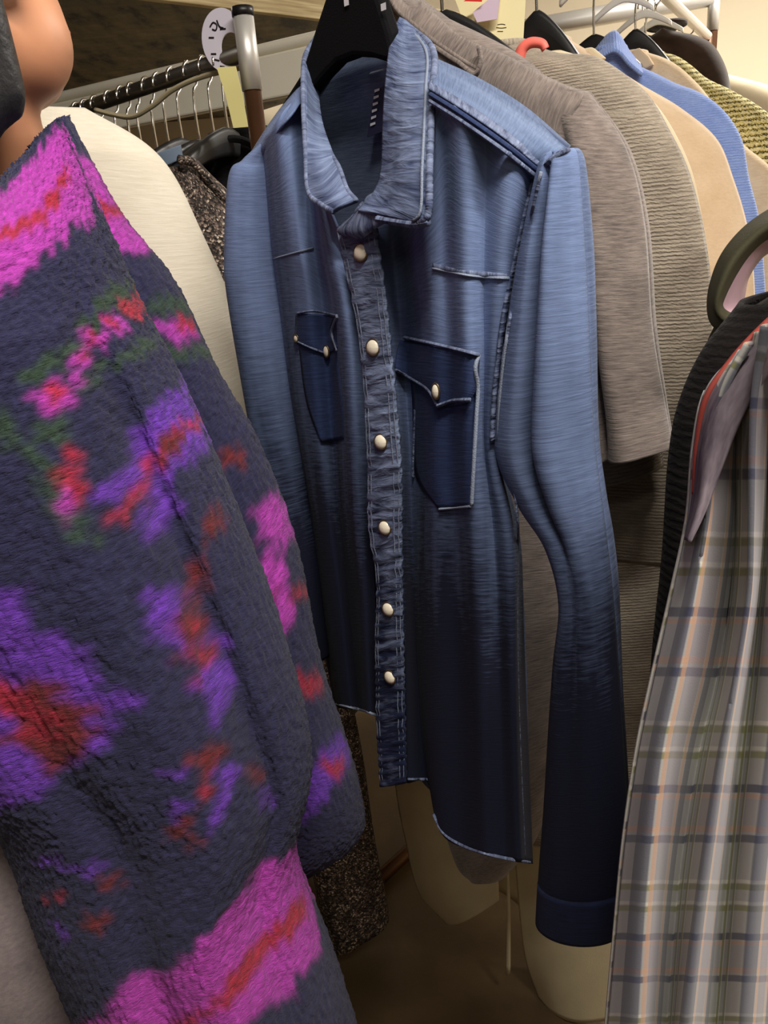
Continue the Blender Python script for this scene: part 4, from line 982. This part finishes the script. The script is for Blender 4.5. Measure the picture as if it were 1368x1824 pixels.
# ================================================================== the person at the left
NB = unproj(20, 330, .68)                       # base of the neck
FD = np.array([.80, .60, 0]); SD = np.array([.60, -.80, 0])   # facing direction, right-hand side
per = thing('person', (NB[0], NB[1], 0), 'person with black hair in a fuzzy purple and navy patterned cardigan and grey trousers', 'person')
def ell(c, ax, r, seg=20, rg=12):
    V = []; F = []
    for i in range(rg+1):
        ph = math.pi*i/rg
        for j in range(seg):
            th = 2*math.pi*j/seg
            V.append(np.asarray(c)+ax[0]*r[0]*math.sin(ph)*math.cos(th)+ax[1]*r[1]*math.sin(ph)*math.sin(th)+ax[2]*r[2]*math.cos(ph))
    for i in range(rg):
        for j in range(seg):
            F.append((i*seg+j, (i+1)*seg+j, (i+1)*seg+(j+1) % seg, i*seg+(j+1) % seg))
    return np.array(V), F
def caps(a, b, r0, r1, seg=16):
    a, b = np.asarray(a, float), np.asarray(b, float); d = b-a; l = np.linalg.norm(d); d /= l
    P = [a-d*r0*k for k in (.98, .8, .4)]+[a+(b-a)*s for s in np.linspace(0, 1, 6)]+[b+d*r1*k for k in (.4, .8, .98)]
    R = [r0*math.sqrt(max(0.001, 1-k*k)) for k in (.98, .8, .4)]+list(np.linspace(r0, r1, 6))+[r1*math.sqrt(max(.001, 1-k*k)) for k in (.4, .8, .98)]
    up = EZ if abs(d[2]) < .9 else np.array([1.0, 0, 0]); u = np.cross(d, up); u /= np.linalg.norm(u); v = np.cross(d, u)
    V = [p+(u*math.cos(t)+v*math.sin(t))*r for p, r in zip(P, R) for t in np.arange(seg)*2*math.pi/seg]
    F = [(i*seg+j, i*seg+(j+1) % seg, (i+1)*seg+(j+1) % seg, (i+1)*seg+j) for i in range(len(P)-1) for j in range(seg)]
    F += [tuple(range(seg))[::-1], tuple((len(P)-1)*seg+j for j in range(seg))]
    return np.array(V), F
def fuse(name, pieces, voxel, mat, parent, smooth_it=6):
    """one continuous surface out of overlapping volumes"""
    V, F, b = [], [], 0
    for v, f in pieces:
        V.append(v); F += [tuple(i+b for i in q) for q in f]; b += len(v)
    me = bpy.data.meshes.new('tmp'); me.from_pydata(np.vstack(V).tolist(), [], F); me.update()
    bm = bmesh.new(); bm.from_mesh(me); bmesh.ops.remove_doubles(bm, verts=bm.verts, dist=1e-5); bmesh.ops.recalc_face_normals(bm, faces=bm.faces); bm.to_mesh(me); bm.free()
    o = bpy.data.objects.new('tmp', me); COL.objects.link(o)
    m = o.modifiers.new('r', 'REMESH'); m.mode = 'VOXEL'; m.voxel_size = voxel
    m2 = o.modifiers.new('s', 'SMOOTH'); m2.factor = .5; m2.iterations = smooth_it
    dg = bpy.context.evaluated_depsgraph_get(); ev = o.evaluated_get(dg); me2 = ev.to_mesh()
    Vv = np.array([v.co[:] for v in me2.vertices]); Ff = [tuple(p.vertices) for p in me2.polygons]
    ev.to_mesh_clear(); bpy.data.objects.remove(o); bpy.data.meshes.remove(me)
    return make(name, Vv, Ff, mat, parent)
chin = unproj(80, 182, .66)
FH = np.array([.42, .88, .20]); FH /= np.linalg.norm(FH); SH = np.cross(FH, EZ); SH /= np.linalg.norm(SH); UH = np.cross(SH, FH); UH = UH if UH[2] > 0 else -UH     # head bowed a little
HC = chin-FH*.062+UH*.098
AX = np.array([FH, SH, UH])
def hp_(f, s, u): return HC+FH*f+SH*s+UH*u
px_ = NB*np.array([1, 1, 0])
def bodyp(f, s, z): return px_+FD*f+SD*s+EZ*z
zs = NB[2]-.06
LEG = unproj(10, 1660, .84)*np.array([1, 1, 0])
def legp(f, s, z): return LEG+FD*f+SD*(s-.06)+EZ*z
pieces = [ell(hp_(-.012, 0, .03), AX, (.098, .076, .10)), ell(hp_(.022, 0, -.04), AX, (.068, .062, .066)), ell(hp_(.050, 0, -.078), AX, (.028, .036, .026)),
          ell(hp_(.02, .028, -.055), AX, (.052, .040, .046)), ell(hp_(.02, -.028, -.055), AX, (.052, .040, .046)),
          caps(hp_(.084, 0, .028), hp_(.104, 0, -.012), .010, .014), ell(hp_(.088, 0, -.045), AX, (.012, .024, .008)), ell(hp_(.086, 0, -.058), AX, (.011, .021, .008)),
          ell(hp_(-.005, .078, .0), AX, (.018, .008, .03)), ell(hp_(-.005, -.078, .0), AX, (.018, .008, .03)),
          caps(hp_(-.02, 0, -.05), NB+EZ*-.04-FD*.01, .052, .056),
          caps(bodyp(0, 0, zs-.1), legp(0, .06, .95), .085, .07), caps(legp(0, .085, .90), legp(0, -.03, .90), .075, .075)]
for s in (.085, -.085):
    pieces += [caps(legp(0, s, .92), legp(.01, s, .5), .075, .052), caps(legp(.01, s, .5), legp(-.01, s, .09), .052, .034), caps(legp(-.03, s, .045), legp(.13, s, .035), .036, .028)]
def hand(wrist, d, out, side):
    """palm, four bent fingers of unequal length and a thumb; d points to the fingertips, out is the palm normal"""
    d = d/np.linalg.norm(d); w = np.cross(d, out); w /= np.linalg.norm(w); n_ = np.cross(w, d); L_ = [caps(wrist, wrist+d*.03, .024, .026)]
    for k_, (o_, ln) in enumerate(((-.027, .066), (-.009, .076), (.009, .072), (.026, .056))):
        b0 = wrist+d*.085+w*o_; L_ += [caps(wrist+d*.02+w*o_*.7, b0, .013, .0105)]
        m0 = b0+d*ln*.5+n_*.010; L_ += [caps(b0, m0, .0092, .0085), caps(m0, m0+d*ln*.4+n_*.022, .0085, .0072)]
    t0 = wrist+d*.028-w*.026*side; t1 = t0+d*.034-w*.030*side+n_*.006; L_ += [caps(t0, t1, .0125, .0105), caps(t1, t1+d*.030+n_*.010, .0100, .0082)]
    return L_
ps = PL(400, 900, .74, -8)
sh_r, el_r, wr_r = ps.pt(170, 540, -.01), ps.pt(530, 1400), ps.pt(330, 1520, -.02)
pn = PL(200, 1000, .64, -8)
sh_l, el_l, wr_l = pn.pt(-300, 640, -.02), pn.pt(-370, 1120, -.03), pn.pt(-330, 1480, .0)
pieces += [caps(bodyp(0, 0, zs-.12), sh_r, .05, .036), caps(sh_r, el_r, .036, .032), caps(el_r, wr_r, .034, .024)] + hand(wr_r, wr_r-el_r, ps.N, 1)
pieces += [caps(bodyp(0, 0, zs-.12), sh_l, .05, .04), caps(sh_l, el_l, .042, .034), caps(el_l, wr_l, .034, .024)] + hand(wr_l, wr_l-el_l, pn.U, -1)
fuse('body', pieces, .0055, m_skin, per)
# eyes, brows hidden under the fringe still belong to the face
for s in (.03, -.03):
    V, F = ell(hp_(.083, s, .022), AX, (.010, .014, .008), 14, 10); e = make('eye', V, F, m_eye, per)
    V, F = ell(hp_(.091, s, .022), AX, (.003, .0055, .0055), 12, 8); make('iris', V, F, m_ink, e)
V, F = ell(hp_(.097, 0, -.051), AX, (.004, .020, .009), 14, 8); make('lips', V, F, m_lip, per)
# hair: cap plus a straight curtain down the side turned to the camera
hair = [ell(hp_(-.040, 0, .056), AX, (.090, .084, .10)), ell(hp_(.016, 0, .100), AX, (.060, .064, .038)),
        caps(hp_(-.072, .050, .03), hp_(-.078, .052, -.09), .046, .036), caps(hp_(-.040, .066, .03), hp_(-.052, .066, -.09), .027, .022),
        caps(hp_(-.06, -.05, .03), hp_(-.065, -.05, -.075), .044, .034), caps(hp_(-.09, 0, .0), hp_(-.088, 0, -.075), .046, .036)]
fuse('hair', hair, .006, m_hair, per, 4)
ush = [[bodyp(0, 0, zs-.10)*(1-q)+legp(0, .06, .96)*q+FD*r_*math.cos(a)+SD*r_*1.1*math.sin(a) for a in np.linspace(0, 2*math.pi, 40, endpoint=False)] for q, r_ in ((0, .07), (.12, .098), (.5, .10), (1, .12))]
grid_mesh('undershirt', np.stack([crow(np.array(ush)[:, j], 40) for j in range(40)], 1), m_trouser, per, closed=True, noise=sines(149, 30, 5, .003))
# trousers and shoes
for s in (.085, -.085):
    tr = []
    for z, r_, f in ((1.04, .095, 0), (.8, .11, .0), (.5, .08, .01), (.25, .075, 0), (.06, .08, -.01)):
        c = legp(f, s, z); tr.append([c+FD*r_*math.cos(a)*1.05+SD*r_*math.sin(a) for a in np.linspace(0, 2*math.pi, 32, endpoint=False)])
    tr = np.array(tr); Gt = np.stack([crow(tr[:, j], 60) for j in range(32)], 1)
    grid_mesh('trouser_leg', Gt, m_trouser, per, closed=True, cap=True, noise=sines(151+int(s*100), 40, 5, .004))
    fuse('shoe', [caps(legp(-.04, s, .045), legp(.15, s, .04), .044, .036)], .008, m_black, per)

# ---- the fuzzy cardigan: ikat motifs laid out on the knit (uv metres)
NAVY, MAG, RED, PUR, DRED, GRN = srgb(44, 44, 74), srgb(176, 62, 170), srgb(166, 42, 64), srgb(104, 56, 168), srgb(110, 40, 44), srgb(54, 72, 58)
def inpoly(u, v, P):
    P = np.asarray(P); ins = np.zeros(u.shape, bool); j = len(P)-1
    for i in range(len(P)):
        xi, yi, xj, yj = P[i, 0], P[i, 1], P[j, 0], P[j, 1]
        ins ^= ((yi > v) != (yj > v)) & (u < (xj-xi)*(v-yi)/(yj-yi+1e-12)+xi); j = i
    return ins
def hash1(a): 
    x = np.sin(a*127.1)*43758.5453; return x-np.floor(x)
PAT_BODY = [
    ('M', [(-0.15, -0.024), (-0.22, -0.047), (-0.255, -0.02), (-0.422, -0.002), (-0.422, -0.024), (-0.422, -0.05), (-0.398, -0.077), (-0.356, -0.074), (-0.342, -0.085), (-0.315, -0.085), (-0.299, -0.096), (-0.285, -0.097), (-0.276, -0.104), (-0.263, -0.094), (-0.235, -0.104), (-0.175, -0.08)]),
    ('R', [(-0.362, -0.033), (-0.383, -0.035), (-0.333, -0.065), (-0.295, -0.07), (-0.265, -0.065), (-0.226, -0.06), (-0.22, -0.047), (-0.263, -0.056), (-0.292, -0.058), (-0.322, -0.054)]),
    ('G', [(-0.268, -0.159), (-0.307, -0.153), (-0.329, -0.145), (-0.377, -0.119), (-0.422, -0.12), (-0.417, -0.129), (-0.355, -0.139), (-0.329, -0.155), (-0.295, -0.169), (-0.268, -0.171)]),
    ('R', [(-0.392, -0.132), (-0.422, -0.134), (-0.422, -0.15), (-0.392, -0.15), (-0.383, -0.142)]),
    ('M', [(-0.355, -0.141), (-0.377, -0.141), (-0.379, -0.152), (-0.358, -0.158), (-0.349, -0.15)]),
    ('R', [(-0.356, -0.143), (-0.37, -0.143), (-0.364, -0.152), (-0.355, -0.15)]),
    ('M', [(-0.327, -0.149), (-0.344, -0.148), (-0.349, -0.158), (-0.337, -0.163), (-0.32, -0.174), (-0.32, -0.188), (-0.309, -0.186), (-0.309, -0.171)]),
    ('R', [(-0.331, -0.152), (-0.337, -0.152), (-0.327, -0.168), (-0.32, -0.169)]),
    ('G', [(-0.325, -0.177), (-0.346, -0.174), (-0.392, -0.165), (-0.422, -0.174), (-0.392, -0.179), (-0.351, -0.18), (-0.327, -0.186), (-0.315, -0.191), (-0.299, -0.194), (-0.288, -0.219), (-0.27, -0.212), (-0.272, -0.198), (-0.297, -0.199)]),
    ('M', [(-0.27, -0.18), (-0.283, -0.175), (-0.295, -0.174), (-0.309, -0.19), (-0.302, -0.199), (-0.288, -0.196), (-0.281, -0.191)]),
    ('R', [(-0.285, -0.177), (-0.295, -0.175), (-0.302, -0.188), (-0.29, -0.193), (-0.283, -0.186)]),
    ('G', [(-0.249, -0.179), (-0.259, -0.188), (-0.261, -0.214), (-0.268, -0.24), (-0.279, -0.259), (-0.285, -0.288), (-0.279, -0.295), (-0.272, -0.277), (-0.259, -0.249), (-0.253, -0.219), (-0.245, -0.196)]),
    ('R', [(-0.276, -0.219), (-0.283, -0.219), (-0.285, -0.234), (-0.285, -0.247), (-0.285, -0.259), (-0.274, -0.253), (-0.27, -0.236)]),
    ('M', [(-0.268, -0.245), (-0.281, -0.255), (-0.276, -0.264), (-0.27, -0.264)]),
    ('P', [(-0.422, -0.215), (-0.422, -0.234), (-0.422, -0.257), (-0.422, -0.266), (-0.366, -0.266), (-0.348, -0.277), (-0.339, -0.297), (-0.312, -0.306), (-0.304, -0.299), (-0.312, -0.288), (-0.333, -0.279), (-0.344, -0.264), (-0.327, -0.268), (-0.304, -0.268), (-0.295, -0.266), (-0.292, -0.257), (-0.325, -0.251), (-0.337, -0.229), (-0.37, -0.217)]),
    ('R', [(-0.422, -0.243), (-0.422, -0.251), (-0.374, -0.245), (-0.348, -0.259), (-0.322, -0.279), (-0.299, -0.283), (-0.297, -0.279), (-0.322, -0.268), (-0.351, -0.245), (-0.377, -0.238)]),
    ('D', [(-0.366, -0.24), (-0.389, -0.247), (-0.377, -0.257), (-0.351, -0.261), (-0.351, -0.249)]),
    ('D', [(-0.374, -0.304), (-0.398, -0.313), (-0.398, -0.321), (-0.374, -0.321), (-0.351, -0.342), (-0.348, -0.34), (-0.37, -0.318)]),
    ('D', [(-0.333, -0.34), (-0.351, -0.342), (-0.337, -0.366), (-0.327, -0.361)]),
    ('P', [(-0.309, -0.33), (-0.32, -0.348), (-0.317, -0.363), (-0.325, -0.391), (-0.335, -0.418), (-0.322, -0.455), (-0.299, -0.467), (-0.299, -0.45), (-0.302, -0.429), (-0.297, -0.399), (-0.288, -0.366), (-0.297, -0.35)]),
    ('D', [(-0.312, -0.358), (-0.325, -0.369), (-0.322, -0.393), (-0.312, -0.421), (-0.299, -0.415), (-0.299, -0.385)]),
    ('R', [(-0.304, -0.404), (-0.315, -0.418), (-0.302, -0.423)]),
    ('R', [(-0.315, -0.377), (-0.322, -0.388), (-0.317, -0.399), (-0.309, -0.391)]),
    ('P', [(-0.159, -0.266), (-0.188, -0.29), (-0.228, -0.306), (-0.224, -0.33), (-0.243, -0.355), (-0.235, -0.393), (-0.255, -0.404), (-0.235, -0.429), (-0.22, -0.442), (-0.186, -0.462), (-0.167, -0.478), (-0.156, -0.48), (-0.131, -0.489), (-0.061, -0.509), (-0.054, -0.426)]),
    ('D', [(-0.195, -0.369), (-0.213, -0.377), (-0.217, -0.399), (-0.228, -0.423), (-0.208, -0.439), (-0.175, -0.471), (-0.169, -0.439), (-0.161, -0.413)]),
    ('R', [(-0.18, -0.366), (-0.188, -0.382), (-0.197, -0.41), (-0.202, -0.429), (-0.184, -0.431), (-0.171, -0.413), (-0.159, -0.385), (-0.161, -0.361)]),
    ('D', [(-0.274, -0.469), (-0.297, -0.478), (-0.295, -0.491), (-0.281, -0.501), (-0.27, -0.493)]),
    ('P', [(-0.245, -0.482), (-0.265, -0.473), (-0.265, -0.484)]),
    ('R', [(-0.263, -0.499), (-0.27, -0.507), (-0.263, -0.52), (-0.259, -0.513)]),
    ('P', [(-0.285, -0.495), (-0.297, -0.509), (-0.27, -0.547), (-0.263, -0.537)]),
    ('P', [(-0.235, -0.509), (-0.253, -0.507), (-0.237, -0.529)]),
    ('D', [(-0.237, -0.529), (-0.255, -0.521), (-0.245, -0.543), (-0.23, -0.547)]),
    ('D', [(-0.251, -0.537), (-0.261, -0.554), (-0.251, -0.56)]),
    ('D', [(-0.302, -0.516), (-0.322, -0.537), (-0.32, -0.545), (-0.304, -0.529)]),
    ('P', [(-0.315, -0.543), (-0.333, -0.566), (-0.322, -0.577)]),
    ('P', [(-0.115, -0.566), (-0.146, -0.547), (-0.131, -0.568)]),
    ('P', [(-0.148, -0.566), (-0.18, -0.56), (-0.154, -0.577)]),
    ('R', [(-0.105, -0.599), (-0.125, -0.594), (-0.111, -0.612)]),
    ('D', [(-0.161, -0.581), (-0.175, -0.577), (-0.173, -0.601), (-0.163, -0.594)]),
    ('D', [(-0.144, -0.621), (-0.167, -0.612), (-0.161, -0.637), (-0.142, -0.634)]),
    ('P', [(-0.101, -0.637), (-0.121, -0.625), (-0.109, -0.649)]),
    ('M', [(-0.012, -0.833), (-0.156, -0.718), (-0.169, -0.695), (-0.215, -0.695), (-0.247, -0.658), (-0.272, -0.639), (-0.299, -0.646), (-0.302, -0.63), (-0.349, -0.644), (-0.377, -0.656), (-0.422, -0.689), (-0.422, -0.758), (-0.39, -0.797), (-0.342, -0.781), (-0.331, -0.801), (-0.29, -0.778), (-0.268, -0.774), (-0.253, -0.804), (-0.048, -0.84)]),
    ('R', [(-0.375, -0.712), (-0.394, -0.745), (-0.317, -0.736), (-0.281, -0.742), (-0.251, -0.742), (-0.206, -0.774), (-0.204, -0.761), (-0.251, -0.727), (-0.279, -0.712), (-0.317, -0.715)]),
]
PAT_SLEEVE = [
    ('M', [(-0.186, -0.027), (-0.214, -0.037), (-0.212, -0.073), (-0.214, -0.118), (-0.168, -0.122), (-0.16, -0.109), (-0.145, -0.104), (-0.145, -0.081), (-0.137, -0.046)]),
    ('R', [(-0.162, -0.061), (-0.208, -0.069), (-0.214, -0.079), (-0.162, -0.079)]),
    ('M', [(-0.141, -0.175), (-0.162, -0.184), (-0.2, -0.2), (-0.202, -0.211), (-0.164, -0.202), (-0.141, -0.181)]),
    ('R', [(-0.176, -0.186), (-0.208, -0.195), (-0.194, -0.204), (-0.17, -0.195)]),
    ('G', [(-0.143, -0.159), (-0.206, -0.175), (-0.206, -0.191), (-0.145, -0.172)]),
    ('G', [(-0.135, -0.193), (-0.198, -0.22), (-0.214, -0.236), (-0.139, -0.211)]),
    ('D', [(-0.147, -0.304), (-0.174, -0.32), (-0.166, -0.334), (-0.143, -0.313)]),
    ('M', [(-0.149, -0.37), (-0.196, -0.39), (-0.214, -0.428), (-0.206, -0.443), (-0.145, -0.408)]),
    ('M', [(-0.158, -0.41), (-0.16, -0.437), (-0.16, -0.481), (-0.143, -0.497), (-0.112, -0.481), (-0.102, -0.503), (-0.089, -0.5), (-0.073, -0.452), (-0.092, -0.419), (-0.121, -0.413), (-0.137, -0.416)]),
    ('D', [(-0.121, -0.437), (-0.145, -0.457), (-0.125, -0.457), (-0.098, -0.466), (-0.094, -0.457)]),
    ('R', [(-0.162, -0.466), (-0.2, -0.488), (-0.19, -0.494), (-0.158, -0.472)]),
    ('R', [(-0.143, -0.54), (-0.184, -0.564), (-0.182, -0.58), (-0.149, -0.564)]),
    ('M', [(-0.114, -0.546), (-0.139, -0.558), (-0.127, -0.574), (-0.114, -0.568)]),
    ('P', [(-0.196, -0.625), (-0.202, -0.65), (-0.151, -0.659), (-0.117, -0.679), (-0.1, -0.707), (-0.106, -0.647), (-0.145, -0.622)]),
    ('R', [(-0.143, -0.631), (-0.174, -0.644), (-0.158, -0.656), (-0.135, -0.65)]),
]
# the far side repeats the motifs mirrored
PAT_BODY = PAT_BODY+[(c_, [(-u_, v_) for u_, v_ in P_]) for c_, P_ in PAT_BODY]
PAT_SLEEVE = PAT_SLEEVE+[(c_, [(-u_, v_) for u_, v_ in P_]) for c_, P_ in PAT_SLEEVE]
def pattern(PAT, seed):
    def fn(UV):
        u, v = UV[..., 0], UV[..., 1]
        # jagged edges: every knitted row is shifted a little, rows about 4 mm
        row = np.floor(v/.0042+.25*np.sin(u*60)); colm = np.floor(u/.006)
        du = (hash1(row+seed)-.5)*.016+(hash1(np.floor(row/3)+7.7)-.5)*.012; dv_ = (hash1(colm+3.3)-.5)*.012
        uu, vv_ = u+du, v+dv_
        C = np.broadcast_to(np.array(NAVY), u.shape+(3,)).copy()
        for cname, P in PAT:
            m = inpoly(uu, vv_, P); C[m] = {'M': MAG, 'R': RED, 'P': PUR, 'D': DRED, 'G': GRN, 'N': NAVY}[cname]
        w = .85+.3*hash1(row*3.1+colm*1.7)[..., None]
        # soften: yarn blends sideways with its neighbours
        for _ in range(3):
            C[:, 1:-1] = (C[:, :-2]+2*C[:, 1:-1]+C[:, 2:])/4; C[1:-1] = (C[:-2]+2*C[1:-1]+C[2:])/4
        return C*w
    return fn
def fuzz(amp, seed):
    f = sines(seed, 30, 5, .006)
    def fn(G):
        g = np.random.default_rng(seed); h = g.normal(0, 1, G.shape[:2])
        for _ in range(1): h[1:-1] = (h[:-2]+h[1:-1]+h[2:])/3
        return f(G)+h*amp
    return fn
cL = pn.pts([(-118, 492), (-215, 560), (-290, 680), (-300, 870), (-240, 1080), (-110, 1300), (0, 1440), (70, 1620), (150, 1820), (225, 2000)])
cR = pn.pts([(105, 214), (172, 380), (240, 540), (320, 690), (420, 920), (512, 1160), (556, 1335), (530, 1500), (600, 1700), (650, 1880)])
GB = tube_edges(cL, cR, 0, [.030, .085, .115, .12, .12, .115, .11, .11, .11, .11], 460, 420, pn.N)
thb = np.linspace(0, 2*math.pi, 420, endpoint=False)[None]; vb = np.linspace(0, 1, 460)[:, None]
def crease(c, w, a): return a*np.exp(-((thb-c)/w)**2)
GB = GB + pn.N*(crease(.62+.25*vb, .10, -.016)*np.clip((vb-.15)*5, 0, 1)*np.clip((.9-vb)*5, 0, 1) + crease(1.05+.2*vb, .2, .012)*np.clip((vb-.2)*4, 0, 1) + crease(1.9-.3*vb, .14, -.012)*np.clip((vb-.35)*4, 0, 1))[..., None]
card_o = grid_mesh('cardigan', GB, m_card, per, closed=True, noise=fuzz(.0012, 5), col=pattern(PAT_BODY, 1.0), label='fuzzy knitted cardigan, navy with magenta, purple, red and green motifs')
aL = ps.pts([(40, 300), (70, 430), (150, 640), (230, 800), (300, 960), (370, 1130), (410, 1270), (420, 1370), (380, 1440), (250, 1520)])
aR = ps.pts([(118, 208), (206, 374), (308, 505), (388, 666), (458, 782), (528, 962), (575, 1180), (642, 1395), (634, 1490), (470, 1590)])
GA = tube_edges(aL, aR, 0, [.03, .06, .065, .065, .065, .065, .065, .065, .06, .05], 360, 220, ps.N)
path = cr(np.array([pn.pt(-150, 600, .0), (pn.pt(-230, 600, .0)+sh_l)/2, sh_l-EZ*.03, (sh_l+el_l)/2, el_l, (el_l+wr_l)/2, wr_l-EZ*.005]), 160)
grid_mesh('cardigan_sleeve', cord(path, [.07, .085, .085, .075, .07, .06, .052], 90, 160), m_card, per, closed=True, noise=fuzz(.0012, 8), col=pattern(PAT_SLEEVE, 3.0))
grid_mesh('cardigan_sleeve', GA, m_card, per, closed=True, cap=True, noise=fuzz(.0012, 6), col=pattern(PAT_SLEEVE, 2.0))

# ------------------------------------------------------------------ near rack beyond the right edge
HT = [pq.pt(1455, 536), pj.pt(1420, 520), po_.pt(1400, 440)]
ZN = max(h[2] for h in HT)+.11
d0 = HT[2]-HT[0]; d0[2] = 0; nd = d0/np.linalg.norm(d0)
na = HT[0]*np.array([1, 1, 0]); nc = na-nd*.10; ne = nc+np.array([.55, -.10, 0])
t = thing('clothes_rack', (ne[0], ne[1], 0), 'near clothes rack beyond the right edge carrying the plaid shirt', 'clothes rack')
cord_mesh('cross_bar', [ne+EZ*ZN, nc+EZ*ZN], .0125, m_steel, t, nseg=14, n=2)
cord_mesh('rail', [nc+EZ*ZN, HT[2]*np.array([1, 1, 0])+nd*.02+EZ*ZN], .0125, m_steel, t, nseg=14, n=2)
vpipe('post', ne[0], ne[1], .03, ZN, .0135, m_bronze, t)
cord_mesh('foot', [np.array([ne[0]-.25, ne[1], .02]), np.array([ne[0]+.25, ne[1], .02])], .016, m_bronze, t, n=2)
for k in range(3):
    q = (HT[k]-na)@nd; P = na+nd*q+EZ*(HT[k][2]+.005)
    hanger(P+pq.U*(.03, .0, .05)[k], pq.U, pq.N, (.03, .04, .04)[k], ZN, ['black hanger holding the plaid shirt', 'black hanger holding the charcoal cardigan', 'black hanger holding the olive jacket'][k], 'coat hangers on the near rack', drop=.02, h0=.022, h1=.016)
